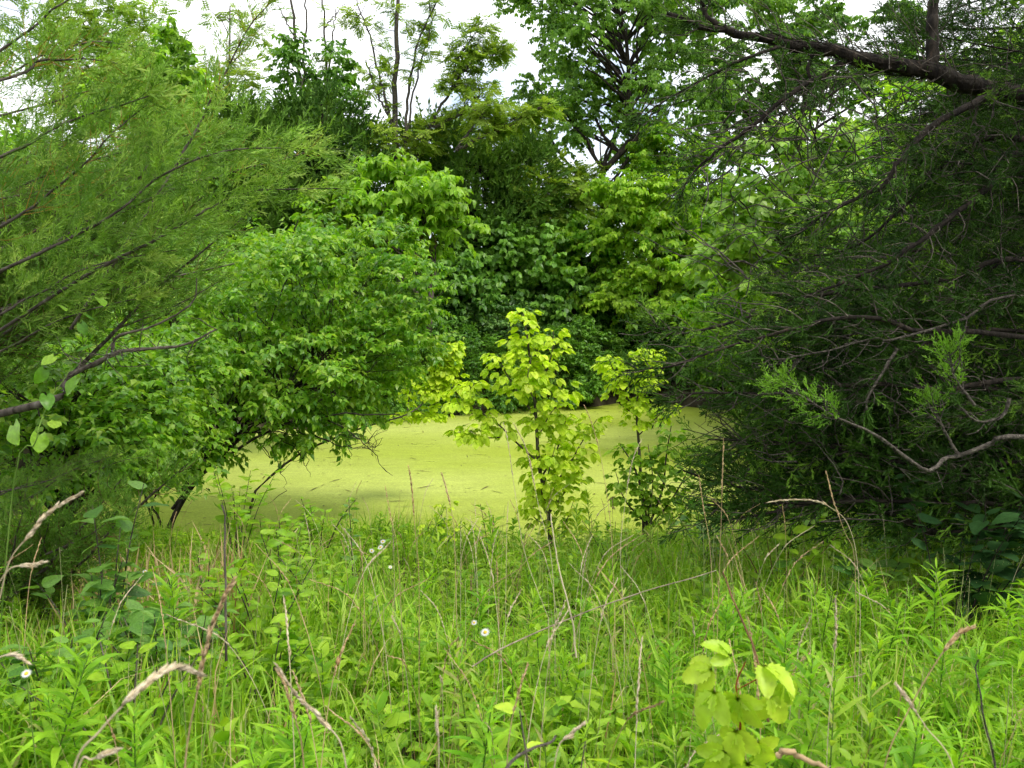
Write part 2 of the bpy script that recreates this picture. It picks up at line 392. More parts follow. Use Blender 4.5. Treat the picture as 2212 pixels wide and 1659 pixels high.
gm = barkmat('leaf_litter_soil', (0.022, 0.018, 0.011), (0.06, 0.05, 0.028), (0.055, 0.075, 0.02), 5, .6, (1, 1, 1))
xs = np.concatenate([np.linspace(-600, -30, 10), np.linspace(-26, 26, 150), np.linspace(30, 600, 10)])
ys = np.concatenate([np.linspace(-300, -12, 7), np.linspace(-10, 45, 150), np.linspace(50, 900, 12)])
grid_mesh('ground', xs, ys, ground_z, gm)

def pond_mat():
    m = bpy.data.materials.new('duckweed'); m.use_nodes = True
    n = m.node_tree.nodes; l = m.node_tree.links; b = n['Principled BSDF']
    tx = n.new('ShaderNodeTexCoord')
    big = n.new('ShaderNodeTexNoise'); big.inputs['Scale'].default_value = .22; big.inputs['Detail'].default_value = 5
    mp = n.new('ShaderNodeMapping'); mp.inputs['Scale'].default_value = (.45, 1, 1); mp.inputs['Rotation'].default_value = (0, 0, .35)
    l.new(tx.outputs['Object'], mp.inputs['Vector']); l.new(mp.outputs['Vector'], big.inputs['Vector'])
    cr = n.new('ShaderNodeValToRGB'); e = cr.color_ramp.elements
    e[0].position = .36; e[0].color = (.285, .365, .014, 1); e[1].position = .64; e[1].color = (.46, .53, .12, 1)
    l.new(big.outputs['Fac'], cr.inputs['Fac'])
    vo = n.new('ShaderNodeTexVoronoi'); vo.inputs['Scale'].default_value = 60
    l.new(tx.outputs['Object'], vo.inputs['Vector'])
    hs = n.new('ShaderNodeMapRange'); hs.inputs['From Min'].default_value = 0; hs.inputs['From Max'].default_value = 1
    hs.inputs['To Min'].default_value = .8; hs.inputs['To Max'].default_value = 1.16
    sx = n.new('ShaderNodeSeparateColor'); l.new(vo.outputs['Color'], sx.inputs['Color']); l.new(sx.outputs['Red'], hs.inputs['Value'])
    mu = n.new('ShaderNodeMix'); mu.data_type = 'RGBA'; mu.blend_type = 'MULTIPLY'; mu.inputs['Factor'].default_value = 1
    l.new(cr.outputs['Color'], mu.inputs['A']); l.new(hs.outputs['Result'], mu.inputs['B'])
    md = n.new('ShaderNodeTexNoise'); md.inputs['Scale'].default_value = 5; md.inputs['Detail'].default_value = 8; md.inputs['Roughness'].default_value = .75
    mp3 = n.new('ShaderNodeMapping'); mp3.inputs['Scale'].default_value = (.6, 1.3, 1); l.new(tx.outputs['Object'], mp3.inputs['Vector']); l.new(mp3.outputs['Vector'], md.inputs['Vector'])
    mm = n.new('ShaderNodeMapRange'); mm.inputs['From Min'].default_value = .3; mm.inputs['From Max'].default_value = .7; mm.inputs['To Min'].default_value = .84; mm.inputs['To Max'].default_value = 1.12
    l.new(md.outputs['Fac'], mm.inputs['Value'])
    mu0 = mu; mu = n.new('ShaderNodeMix'); mu.data_type = 'RGBA'; mu.blend_type = 'MULTIPLY'; mu.inputs['Factor'].default_value = 1
    l.new(mu0.outputs['Result'], mu.inputs['A']); l.new(mm.outputs['Result'], mu.inputs['B'])
    # narrow streaks where the mat has parted and dark water shows
    st = n.new('ShaderNodeTexNoise'); st.inputs['Scale'].default_value = 1.0; st.inputs['Detail'].default_value = 8; st.inputs['Roughness'].default_value = .72
    mp2 = n.new('ShaderNodeMapping'); mp2.inputs['Scale'].default_value = (1.1, 6.5, 1); mp2.inputs['Rotation'].default_value = (0, 0, -.12); mp2.inputs['Location'].default_value = (13.7, 4.2, 0)
    l.new(tx.outputs['Object'], mp2.inputs['Vector']); l.new(mp2.outputs['Vector'], st.inputs['Vector'])
    sr = n.new('ShaderNodeValToRGB'); e = sr.color_ramp.elements
    e[0].position = .635; e[0].color = (0, 0, 0, 1); e[1].position = .69; e[1].color = (1, 1, 1, 1)
    l.new(st.outputs['Fac'], sr.inputs['Fac'])
    m2 = n.new('ShaderNodeMix'); m2.data_type = 'RGBA'; m2.inputs['B'].default_value = (.10, .14, .03, 1)
    l.new(sr.outputs['Color'], m2.inputs['Factor']); l.new(mu.outputs['Result'], m2.inputs['A'])
    l.new(m2.outputs['Result'], b.inputs['Base Color'])
    rr = n.new('ShaderNodeMapRange'); rr.inputs['To Min'].default_value = .62; rr.inputs['To Max'].default_value = .12
    l.new(sr.outputs['Color'], rr.inputs['Value']); l.new(rr.outputs['Result'], b.inputs['Roughness'])
    b.inputs['Specular IOR Level'].default_value = .28
    bp = n.new('ShaderNodeBump'); bp.inputs['Strength'].default_value = .2; bp.inputs['Distance'].default_value = .005
    l.new(vo.outputs['Distance'], bp.inputs['Height']); l.new(bp.outputs['Normal'], b.inputs['Normal'])
    return m
grid_mesh('pond_water', np.linspace(-12, 12, 60), np.linspace(5.5, 27, 60), lambda x, y: np.full(x.shape, WATER) + .002 * np.sin(x * 3) * np.sin(y * 2), pond_mat())

# ------------------------------------------------------------------ growing things
def drift():
    x, y = U(-5, 5, 900), U(8.4, 24, 900); k = pond_r(x, y) < 1; x, y = x[k], y[k]; n = len(x); an = U(0, 6.28, n); b = MB()
    pos = np.stack([x, y, np.full(n, WATER + .008)], -1); Rr = frames(np.stack([np.cos(an), np.sin(an), np.zeros(n)], -1), UP + rng.normal(size=(n, 3)) * .15)
    h = n * 2 // 3; b.inst(kite(.3, .02, .05), pos[:h], Rr[:h], U(.02, .06, h)); b.inst(kite(.03, .0, .01), pos[h:], Rr[h:], U(.08, .4, n - h))
    o = b.build('floating_litter', leafmat('drowned_leaf', (0.06, 0.05, 0.02), (0.28, 0.24, 0.07), 0)); o['kind'] = 'stuff'; tag(o, 'bits of dead leaf and twig floating on the duckweed', 'litter')

def sample_ells(ells, n, inner=0.45):
    """points in a union of ellipsoids, more of them towards the surface; also the outward direction"""
    vol = np.array([e[1][0] * e[1][1] * e[1][2] for e in ells]) ** .75
    idx = rng.choice(len(ells), n, p=vol / vol.sum())
    u = rvec(n); r = inner + (1 - inner) * rng.random(n) ** .5
    c = np.array([ells[i][0] for i in idx]); rad = np.array([ells[i][1] for i in idx])
    return c + rad * u * r[:, None], nrm(u / np.maximum(rad, .1) * rad.mean(1, keepdims=True) + np.array([0, 0, .1]))
def twig_leaves(p0, d, L, k, leaf, droop=.4, spread=.75, curve=.25):
    """k leaves along each twig -> positions, frames, lengths"""
    m = len(p0)
    t = (np.arange(k)[None] + rng.random((m, k))) / k
    t = .12 + .88 * t
    L = np.broadcast_to(np.asarray(L, float), (m,))
    pos = p0[:, None] + d[:, None] * (L[:, None] * t)[..., None]
    pos[..., 2] -= curve * L[:, None] * t ** 2
    side = np.cross(d, UP); side = nrm(side + 1e-4 * rng.normal(size=side.shape))
    sg = np.where(np.arange(k) % 2 == 0, 1, -1)[None, :, None]
    dr = d[:, None] * .5 + side[:, None] * sg * spread + rng.normal(size=(m, k, 3)) * .3 - UP * droop
    nr = UP + rng.normal(size=(m, k, 3)) * .42 + d[:, None] * .25
    s_ = leaf * rng.uniform(.65, 1.2, (m, k))
    return pos.reshape(-1, 3), frames(dr.reshape(-1, 3), nr.reshape(-1, 3)), s_.ravel()
def put(mb, tmpl, pos, R, s_, a=None, m=0):
    k = rng.integers(0, len(tmpl), len(pos))
    if a is None: a = rng.random(len(pos))
    for i, t in enumerate(tmpl):
        q = k == i; mb.inst(t, pos[q], R[q], s_[q], a[q], m)
def wander(p, q, n, amp):
    pts = np.linspace(p, q, n); L = np.linalg.norm(q - p)
    o = np.cumsum(rng.normal(size=(n, 3)), 0); o -= np.linspace(0, 1, n)[:, None] * o[-1] + 0
    o -= o[0] * np.linspace(1, 0, n)[:, None]
    return pts + o * amp * L / math.sqrt(n)

drift()
def broad_tree(name, label, cat, base, ells, tmpl, mat, clumps=70, cr=.55, twigs=12, per=8, leaf=.12, droop=.4, trunk_r=.10,
               bark='bark', trunk=None, limbs=.5, group=None, flat=.6, inner=.45, near=False, leaf_objects=0, leaf_mesh=None, tw=.006):
    """a broadleaf tree or shrub: trunk with limbs, and a crown of leafy twigs gathered into clumps"""
    base = np.array([base[0], base[1], float(ground_z(base[0], base[1]))]) if len(base) == 2 else np.array(base, float)
    t = thing(name, label, cat, base, group)
    wood = MB(); leaf_b = MB(); br = MB()
    cc, out = sample_ells(ells, clumps, inner)
    cen = np.average([e[0] for e in ells], axis=0); top = max(e[0][2] + .5 * e[1][2] for e in ells)
    if trunk is None:
        tp = np.array([cen[0], cen[1], top]); trunk = wander(base, tp, 9, .12)
        trunk[:, :2] += ((np.linspace(0, 1, 9) ** 1.4 - np.linspace(0, 1, 9))[:, None]) * (tp - base)[:2] * .5
    trunk = smooth(trunk, 24)
    h = np.linspace(0, 1, 24)
    wood.tube(trunk - np.array([0, 0, .15]) * (1 - h)[:, None], trunk_r * (1 - .85 * h) * (1 + .5 * np.exp(-h * 18)), 8)
    for i in range(clumps):
        if rng.random() > limbs: continue
        c = cc[i]
        zt = trunk[:, 2] + .55 * np.linalg.norm(trunk[:, :2] - c[:2], axis=1)
        j = int(np.clip(np.argmin(np.abs(zt - c[2])) + rng.integers(-2, 1), 2, 22))
        if near: j = int(np.clip(np.argmin(np.linalg.norm(trunk - c, axis=1)) - rng.integers(1, 6), 5, 22))
        a = trunk[j]; L = np.linalg.norm(c - a)
        pts = wander(a, c, 7, .10); pts[:, 2] += np.sin(np.linspace(0, math.pi, 7)) * L * .08
        r = min(trunk_r * (1 - .85 * h[j]) * .6, .012 + L * .012)
        br.tube(pts, np.linspace(r, r * .25, 7), 4)
    # twigs of each clump
    n = clumps * twigs
    ci = np.repeat(np.arange(clumps), twigs)
    sz = cr * U(.6, 1.3, clumps)
    u = rvec(n); u[:, 2] *= flat
    d = nrm(out[ci] * .55 + u * 1.0 + UP * .12)
    st = cc[ci] + u * (sz[ci] * U(.0, .75, n))[:, None]
    L = sz[ci] * U(.5, 1.0, n)
    pos, R, s_ = twig_leaves(st, d, L, per, leaf, droop)
    shade = np.clip(np.repeat(np.repeat(U(-.25, .25, clumps), twigs), per) + rng.random(len(pos)), 0, 1)
    if tw:
        q = rng.random(n) < .35
        e = st[q] + d[q] * L[q][:, None]; e[:, 2] -= .25 * L[q]
        sd = nrm(np.cross(d[q], rvec(q.sum())))
        k = q.sum(); v = np.stack([st[q] - sd * tw, st[q] + sd * tw, e], 1).reshape(-1, 3)
        br.add(v, np.arange(3 * k).reshape(-1, 3), np.full(3 * k, .5))
    if leaf_objects:
        dist = np.linalg.norm(pos - np.array([0, 0, CAM_Z]), axis=1) / s_
        sel = np.argsort(dist)[:leaf_objects * 2]; sel = rng.permutation(sel)[:leaf_objects]
        mk = np.ones(len(pos), bool); mk[sel] = False
        leaf_parts(t, leaf_mesh, pos[sel], R[sel], s_[sel])
        pos, R, s_, shade = pos[mk], R[mk], s_[mk], shade[mk]
    put(leaf_b, tmpl, pos, R, s_, shade)
    wood.build('trunk', M[bark], t, True); br.build('branches', M[bark], t, True, 'stuff')
    leaf_b.build('crown', mat, t, kind='stuff' if leaf_objects else None)
    return t
def ell(px, py, Y, rx, ry, dep=None):
    k = Y / 1840
    return (P(px, py, Y), np.array([rx * k, dep if dep else (rx + ry) * .5 * k, ry * k]))
def leaf_meshes(name, tmpl, mat, m=2):
    out = []
    for t in tmpl:
        for q in range(m):
            b = MB(); b.add(t[0], t[1], np.full(len(t[0]), U(.1, .95))); out.append(b.mesh(name, mat))
    return out

# ---- far bank and beyond
def gb(px, Y):
    x = (px - 1106) / 1840 * Y
    return (x, Y)
broad_tree('tall_tree', 'tall dark green tree rising above the pond, sky showing through its lower crown', 'tree', gb(1370, 28),
           [ell(1330, 40, 28, 210, 130, 2.6), ell(1210, 150, 28, 110, 80, 1.8), ell(1410, 210, 28, 150, 80, 2.2), ell(1170, 260, 28, 90, 60, 1.4),
            ell(1300, 290, 28, 120, 45, 1.6), ell(1250, -110, 28, 200, 110, 2.6), ell(1480, -60, 28, 160, 160, 2.4), ell(1440, 330, 28, 90, 40, 1.2)],
           T_BOXFAR, M['tall'], 180, .7, 14, 8, .20, .55, .16, 'bark_dark', limbs=.6)
broad_tree('tall_tree', 'second tall tree behind the dark cedar boughs, its crown meeting the taller tree', 'tree', gb(1640, 31),
           [ell(1620, 120, 31, 130, 160, 2.4), ell(1720, 260, 31, 150, 100, 2.2), ell(1850, 100, 31, 150, 160, 2.2), ell(1560, 300, 31, 60, 50, 1.5)],
           T_BOXFAR, M['tall'], 100, .75, 12, 8, .26, .5, .2, 'bark_dark')
# airy locust with a forked bare trunk
def airy_tree(name, label, cat, base, limbs, tmpl, mat, bark, leaf, dens, start=.35, clump=.5, per=5):
    base = np.array(base, float); t = thing(name, label, cat, base)
    lf = MB()
    for q_, (pts, r0, r1, fol) in enumerate(limbs):
        wood = MB(); p = smooth(pts, 26); p[1:] += rng.normal(size=(25, 3)) * .02
        wood.tube(p, np.linspace(r0, r1, 26), 6)
        L = np.linalg.norm(np.diff(p, axis=0), axis=1).sum(); n = int(L * dens * fol)
        if n:
            ti = (26 * (start + (1 - start) * rng.random(n))).astype(int).clip(0, 25)
            a = p[ti]; d = nrm(rvec(n) * np.array([1, 1, .5]) + UP * .25); l_ = clump * U(.5, 1.4, n)
            for i in range(n):
                e = a[i] + d[i] * l_[i]; wood.tube(wander(a[i], e, 4, .12), [.014, .010, .007, .004], 3)
            st = np.repeat(a + d * (l_ * .45)[:, None], 2, 0); dd = nrm(np.repeat(d, 2, 0) + rvec(2 * n) * .7)
            pos, R, s_ = twig_leaves(st, dd, np.repeat(l_ * .6, 2), per, leaf, .25)
            put(lf, tmpl, pos, R, s_)
        wood.build('trunk' if q_ == 0 else 'limb', M[bark], t, True)
    lf.build('crown', mat, t)
    return t
Y = 25.0
p_ = lambda l, Y_=Y: [P(a, b, Y_ + (c[0] if c else 0)) for a, b, *c in l]
bs = np.array([*gb(866, Y), 0]); bs[2] = ground_z(bs[0], bs[1])
airy_tree('locust_tree', 'airy locust tree with bare forked trunk against the white sky', 'tree', bs,
          [([bs] + p_([(862, 560), (858, 430), (853, 330), (852, 200), (857, 100), (858, 0), (862, -120)]), .13, .04, .35),
           (p_([(874, 330), (878, 250), (886, 170), (905, 90), (940, 10), (960, -60)]), .05, .015, .6),
           (p_([(866, 350), (838, 230), (815, 150), (795, 70), (770, 0)]), .045, .015, .7),
           (p_([(880, 300), (892, 210), (915, 120), (930, 60), (925, -40)]), .035, .012, .4),
           (p_([(845, 260), (820, 215), (800, 160), (790, 130)]), .04, .015, .8),
           (p_([(935, 275), (950, 235), (980, 190), (1005, 150), (1050, 125), (1085, 110)]), .05, .015, 3.0),
           (p_([(975, 195), (985, 140), (1010, 95), (1040, 60)]), .03, .010, 3.0),
           (p_([(940, 275), (975, 255), (1010, 235), (1040, 200), (1050, 175)]), .05, .015, 1.6),
           (p_([(985, 325), (1040, 295), (1080, 280), (1130, 260), (1190, 220)], 24), .055, .015, 3.4),
           (p_([(985, 325), (1010, 290), (1040, 250), (1060, 230)], 24), .04, .015, 3.0),
           (p_([(862, 400), (830, 330), (835, 280)]), .05, .02, 2.5), (p_([(862, 400), (905, 330), (930, 270)]), .05, .02, 2.8)],
          T_PIN, M['locust'], 'bark_grey', .30, 6.0, per=4)
Y = 30.0
bs = np.array([*gb(690, Y), 0]); bs[2] = ground_z(bs[0], bs[1])
airy_tree('dead_tree', 'bare grey dead tree standing over the vine mound behind the cedars', 'tree', bs,
          [([bs] + p_([(690, 400), (650, 180), (640, 90), (630, 0), (628, -80)], Y), .08, .03, 0), (p_([(660, 220), (655, 120), (662, 40), (650, -60)], Y), .05, .02, 0),
           ([bs + [.5, 0, 0]] + p_([(708, 300), (706, 150), (700, 60), (695, -40)], Y), .06, .025, 0.1), (p_([(705, 190), (718, 90), (725, 20)], Y), .04, .015, 0),
           (p_([(640, 90), (615, 40), (600, 10)], Y), .03, .012, 0.1), (p_([(700, 60), (745, 10)], Y), .03, .012, 0)],
          T_PIN, M['locust'], 'bark_grey', .3, 6)
broad_tree('vine_mound', 'dark leafy vine mound wrapped round the foot of the bare dead tree', 'vine', gb(670, 29.5),
           [ell(680, 150, 29.5, 75, 65), ell(640, 210, 29.5, 50, 50), ell(725, 230, 29.5, 50, 80), ell(680, 300, 29.5, 60, 100)], T_KITE, M['vine'], 60, .6, 14, 8, .22, .7, .1)
broad_tree('locust_tree', 'light green feathery locust at upper left behind the juniper tips', 'tree', gb(230, 27),
           [ell(230, 70, 27, 110, 55, 1.6), ell(170, 140, 27, 100, 70, 1.6), ell(300, 160, 27, 110, 60, 1.6), ell(60, 60, 27, 80, 60, 1.5)], T_PIN, M['locust'], 60, .7, 10, 5, .36, .2, .14)
broad_tree('locust_tree', 'sparse locust between the upper left juniper tips and the dead tree', 'tree', gb(480, 27),
           [ell(480, 60, 27, 70, 90, 1.4), ell(440, 190, 27, 90, 60, 1.4), ell(520, 240, 27, 70, 90, 1.4), ell(560, 100, 27, 30, 50, .8)], T_PIN, M['locust'], 22, .6, 7, 4, .34, .2, .12, limbs=.9)
broad_tree('vine_mound', 'round leaved vine topping the stump behind the upper left juniper', 'vine', gb(335, 22),
           [ell(335, 115, 22, 55, 55), ell(390, 150, 22, 60, 40), ell(330, 200, 22, 90, 70), ell(290, 300, 22, 160, 110)], T_HEART, M['mulberry'], 60, .5, 12, 7, .19, .8, .1)
def far_cedar(name, label, base, ells, n, mat='cedar_far', L=.5):
    base = np.array([base[0], base[1], float(ground_z(*base))]); t = thing(name, label, 'tree', base)
    wood = MB(); lf = MB(); cen = np.average([e[0] for e in ells], axis=0)
    top = max(e[0][2] + .8 * e[1][2] for e in ells)
    tr = wander(base, np.array([cen[0], cen[1], top]), 8, .04); wood.tube(tr, np.linspace(.16, .03, 8), 7)
    c, o = sample_ells(ells, n // 14, .5)
    for i in range(0, len(c), 2):
        a = tr[int(rng.integers(1, 7))]; wood.tube(wander(a, c[i], 5, .08), np.linspace(.03, .008, 5), 3)
    ci = np.repeat(np.arange(len(c)), 14); u = rvec(len(ci))
    pos = c[ci] + u * U(.05, .5, len(ci))[:, None] * .8
    d = nrm(o[ci] * .6 + u * .7 + UP * .35)
    put(lf, T_SPRAYFAR, pos, frames(d, rvec(len(ci))), L * U(.6, 1.2, len(ci)), np.clip(rng.random(len(ci)) + U(-.3, .3, len(c))[ci], 0, 1))
    wood.build('trunk', M['bark_cedar'], t, True); lf.build('crown', M[mat], t); return t
broad_tree('locust_tree', 'yellow green locust crown between the dark domed cedar and the bright domed tree', 'tree', gb(930, 28), [ell(1000, 300, 28, 110, 50, 1.5), ell(930, 330, 28, 80, 50, 1.4), ell(1080, 330, 28, 80, 50, 1.4)], T_PIN, M['locust'], 40, .65, 9, 5, .36, .2, .1)
broad_tree('leafy_tree', 'light green broadleaf crown below the sparse locust at upper left', 'tree', gb(440, 25), [ell(420, 250, 25, 120, 60, 1.5), ell(330, 300, 25, 130, 70, 1.5), ell(520, 280, 25, 90, 60, 1.5)], T_LEAF4, M['mulberry'], 60, .6, 12, 8, .17, .5, .1)
far_cedar('cedar_tree', 'dark domed cedar left of the bare locust trunk', gb(700, 25.5), [ell(690, 300, 25.5, 110, 90), ell(640, 400, 25.5, 110, 110), ell(760, 390, 25.5, 80, 110), ell(700, 500, 25.5, 150, 130)], 3800, L=.58)
far_cedar('cedar_tree', 'olive cedar behind the left juniper, below the sparse locust', gb(500, 24), [ell(510, 330, 24, 100, 100), ell(430, 420, 24, 130, 120), ell(560, 470, 24, 100, 120)], 3000, L=.58)
far_cedar('cedar_tree', 'dark cedar between the bare locust and the tall tree, above the vines', gb(1000, 26.5), [ell(940, 320, 26.5, 70, 50), ell(1010, 400, 26.5, 90, 90), ell(1130, 400, 26.5, 70, 90), ell(1060, 500, 26.5, 110, 110)], 3000, L=.58)
broad_tree('bright_tree', 'bright green domed tree with drooping leaves at the left end of the pond', 'tree', gb(880, 21.5),
           [ell(850, 420, 21.2, 120, 65), ell(760, 470, 21, 90, 55), ell(930, 400, 21.5, 70, 50), ell(880, 490, 21.2, 110, 60), ell(950, 470, 21.5, 50, 60)],
           T_OV, M['mulberry'], 64, .55, 12, 9, .22, .75, .13, 'bark', flat=.45)
broad_tree('locust_bush', 'small feathery yellow green locust in the gap before the tall tree', 'tree', gb(1190, 27),
           [ell(1170, 420, 27, 90, 35), ell(1240, 400, 27, 70, 35), ell(1150, 470, 27, 60, 30), ell(1260, 470, 27, 50, 30)], T_PIN, M['locust'], 30, .65, 10, 6, .4, .2, .08, limbs=.9)
vines = [(1060, 570, 25.3, 80, 100, 'vine', 'vine curtain falling to the dark far bank beside the bright domed tree'),
         (1160, 600, 25.6, 90, 110, 'vine', 'middle vine curtain on the far bank above the tall sapling'),
         (1250, 560, 26, 80, 90, 'mulberry', 'lighter tangle of leaves below the small feathery locust'),
         (980, 640, 24, 80, 80, 'vine', 'dark ivy mass under the bright domed tree'),
         (1230, 680, 25.6, 80, 90, 'vine', 'dark ivy mass on the far bank between the two saplings')]
for a, b, y, rx, ry, mt, lb in vines:
    broad_tree('vine_mass', lb, 'vine', gb(a, y), [ell(a, b, y, rx, ry, 1.2), ell(a + 20, b - ry * .6, y + .5, rx * .7, ry * .5, 1.0), ell(a - 10, b + ry * .6, y - .3, rx * .8, ry * .45, .9)],
               T_HEART, M[mt], 56, .5, 13, 9, .17, .9, .08, 'bark_dark')
broad_tree('privet_shrub', 'blue green small leaved shrub on the far bank behind the sapling', 'shrub', gb(1030, 23.4),
           [ell(1010, 720, 23.4, 80, 60), ell(1080, 700, 23.6, 50, 50), ell(960, 780, 23, 60, 50), ell(1050, 800, 23.4, 70, 40)], T_KITE, M['privet'], 60, .45, 16, 12, .11, .3, .06, 'bark_dark')
broad_tree('boxelder_tree', 'layered lime green box elder on the far right bank', 'tree', gb(1450, 25),
           [ell(1420, 560, 24.5, 100, 45), ell(1380, 490, 24.8, 70, 40), ell(1470, 600, 24.2, 90, 40), ell(1400, 640, 24.5, 90, 35), ell(1350, 420, 25, 50, 50), ell(1430, 440, 25, 90, 50)],
           T_BOXFAR, M['boxelder'], 66, .6, 12, 8, .24, .5, .1, flat=.35)
broad_tree('boxelder_tree', 'upright yellow green box elder behind the layered one', 'tree', gb(1470, 27),
           [ell(1440, 330, 27, 70, 60), ell(1400, 400, 27, 60, 60), ell(1530, 380, 27, 80, 70), ell(1490, 470, 27, 100, 60)], T_BOXFAR, M['boxelder'], 56, .6, 12, 8, .22, .4, .1, flat=.5)
broad_tree('redbud_tree', 'pale round leaved tree seen through the dark cedar boughs', 'tree', gb(1830, 15),
           [ell(1740, 330, 14, 110, 70), ell(1640, 430, 14, 90, 60), ell(1780, 430, 14, 110, 80), ell(1700, 520, 14, 130, 70), ell(1600, 560, 14, 80, 50), ell(1900, 520, 14.5, 110, 100)],
           T_ROUND, M['redbud'], 72, .42, 12, 8, .13, .6, .09, limbs=.8)
broad_tree('boxelder_tree', 'bright box elder branch glowing at the right edge of the pond', 'tree', gb(1730, 17.5),
           [ell(1545, 700, 16, 45, 28), ell(1580, 640, 16, 60, 40), ell(1640, 720, 16, 80, 60), ell(1700, 620, 16, 80, 60)], T_BOXFAR, M['boxelder'], 30, .4, 10, 7, .24, .5, .06)
# low dark growth under the far bank
under = [(520, 760, 19), (640, 700, 20.5), (780, 640, 22), (850, 760, 21.5), (900, 700, 22), (1120, 790, 25), (1200, 790, 25.3), (1300, 760, 25.4), (1340, 680, 25.8), (1420, 740, 25.5),
         (1500, 700, 25), (1560, 780, 23.5), (1640, 780, 21), (1740, 740, 19), (1850, 760, 17), (1960, 800, 15)]
BANK = ['behind the crown of the leaning shrub, lower left of the domed tree', 'between the leaning shrub and the dark domed cedar', 'under the left side of the bright domed tree', 'over the water left of the lime sprig', 'under the right side of the bright domed tree', 'behind the top of the tall sapling',
        'at the waterline just right of the tall sapling', 'at the waterline left of the smaller sapling', 'below the small feathery locust', 'behind the top of the smaller sapling', 'under the layered box elder', 'at the right end of the far waterline', 'behind the first cedar twigs right of the pond', 'behind the middle of the dark cedar', 'behind the grey curved cedar branch', 'behind the lower right cedar boughs']
for i, (a, b, y) in enumerate(under):
    mt = ['vine', 'privet', 'vine', 'shrub'][i % 4]
    broad_tree('bank_shrub', 'dark bank shrub ' + BANK[i], 'shrub', gb(a, y), [ell(a, b, y, 80, 60, 1.0), ell(a + 25, b + 50, y - .2, 70, 45, .8)],
               T_KITE, M[mt], 30, .45, 13, 9, .13, .5, .05, 'bark_dark', limbs=.2, group='shrubs along the far bank')
# the wood behind: three trees copied about
proto = []
for i, mt in enumerate(['tall', 'mulberry', 'boxelder']):
    proto.append(broad_tree('woodland_tree', 'leafy tree in the wood beyond the pond bank', 'tree', (0, 200 + 20 * i),
                 [(np.array([0, 200 + 20 * i, 5.2]), np.array([2.6, 2.4, 2.4])), (np.array([.9, 200 + 20 * i, 3.0]), np.array([2.6, 2.2, 1.5])), (np.array([-1.0, 200 + 20 * i, 3.4]), np.array([2.4, 2.2, 1.6]))],
                 T_KITE, M[mt], 100, .7, 13, 8, .22, .5, .16, 'bark_dark', group='trees of the wood beyond the pond'))
spots = [(100, 33, .9), (330, 36, .95), (560, 37, .85), (800, 36, .75), (960, 34, .72), (1080, 37, .72), (1230, 39, .7), (1360, 36, .6), (1480, 34, .7), (1620, 36, .85), (1780, 34, 1.1), (1950, 32, 1.2), (2150, 30, 1.2),
         (-80, 26, 1.1), (120, 22, .9), (330, 19, .72), (1930, 22, 1.0), (2100, 18, 1.0), (2250, 14, .9), (520, 27, .8), (1900, 41, 1.3), (2060, 12, .62), (2200, 10, .6), (2350, 9, .7), (1900, 13.5, .62), (2300, 20, 1.1), (2450, 15, 1.1), (1990, 25, 1.2), (-250, 15, .9), (-100, 10, .62), (2000, 9.0, .42), (2180, 8.2, .42)]
for i, (a, y, s_) in enumerate(spots):
    x = (a - 1106) / 1840 * y; l = (x, y, float(ground_z(x, y)))
    pr = proto[[0, 1, 0, 2, 0, 1, 2][i % 7]]
    if i < 3:
        pr = proto[i]; pr.location = l; pr.scale = (s_,) * 3
        for ch in pr.children: ch.matrix_parent_inverse = Matrix.Translation((0, -(200 + 20 * i), -float(ground_z(0, 200 + 20 * i))))
    else: copy_tree(pr, l, U(0, 6.28), s_)

def THK(a, y):
    return next(t_ for m_, t_ in ((250, 'behind the left juniper'), (620, 'behind the leaning shrub'), (900, 'near the bright domed tree'), (1110, 'left of the tall sapling'), (1260, 'right of the tall sapling'), (1450, 'behind the smaller sapling'), (1700, 'at the right end of the pond'), (1950, 'behind the left part of the dark cedar'), (9999, 'behind the right part of the dark cedar')) if a < m_)
bush = []
for i, mt in enumerate(['vine', 'mulberry', 'tall']):
    c0 = np.array([30.0 * i, 200, 0]); gz = float(ground_z(c0[0], 200))
    bush.append(broad_tree('thicket_bush', 'dense bush closing the wood behind the pond', 'shrub', (c0[0], 200), [(c0 + [0, 0, 1.6 + gz], np.array([1.9, 1.4, 1.5])), (c0 + [.9, 0, .9 + gz], np.array([1.5, 1.3, 1.0])), (c0 + [-1, 0, 1.0 + gz], np.array([1.4, 1.3, 1.1]))],
                T_KITE, M[mt], 60, .5, 13, 8, .16, .5, .08, 'bark_dark', group='bushes of the thicket behind the pond'))
tb_ = [(1700, 24, 1.3), (1830, 22, 1.4), (1960, 20, 1.4), (2090, 18, 1.4), (2220, 16, 1.4), (1560, 28, 1.3), (1420, 30, 1.2), (1290, 31, 1.1), (1150, 31, 1.1), (1020, 29, 1.1), (880, 28, 1.1), (740, 28, 1.3), (600, 26, 1.3), (440, 24, 1.4), (280, 22, 1.4), (120, 18, 1.4), (-40, 14, 1.3),
       (2060, 12.5, 1.0), (2200, 11, 1.0), (2340, 10, 1.0), (1900, 14.5, .9), (2250, 13.5, 1.5), (2050, 16, 1.6), (1880, 18.5, 1.5), (2120, 8.2, .7), (2260, 7.6, .8), (1960, 9.4, .6)]
for i in range(17):      # low growth hanging over the far waterline
    x = -6.0 + 12.6 * (i + .5) / 17; tb_.append((1106 + x / (min(25, max(15.5, 22 + .7 * x)) + .35) * 1840, min(25, max(15.5, 22 + .7 * x)) + .35 + .4 * (abs(x) > 5), U(.45, .62)))
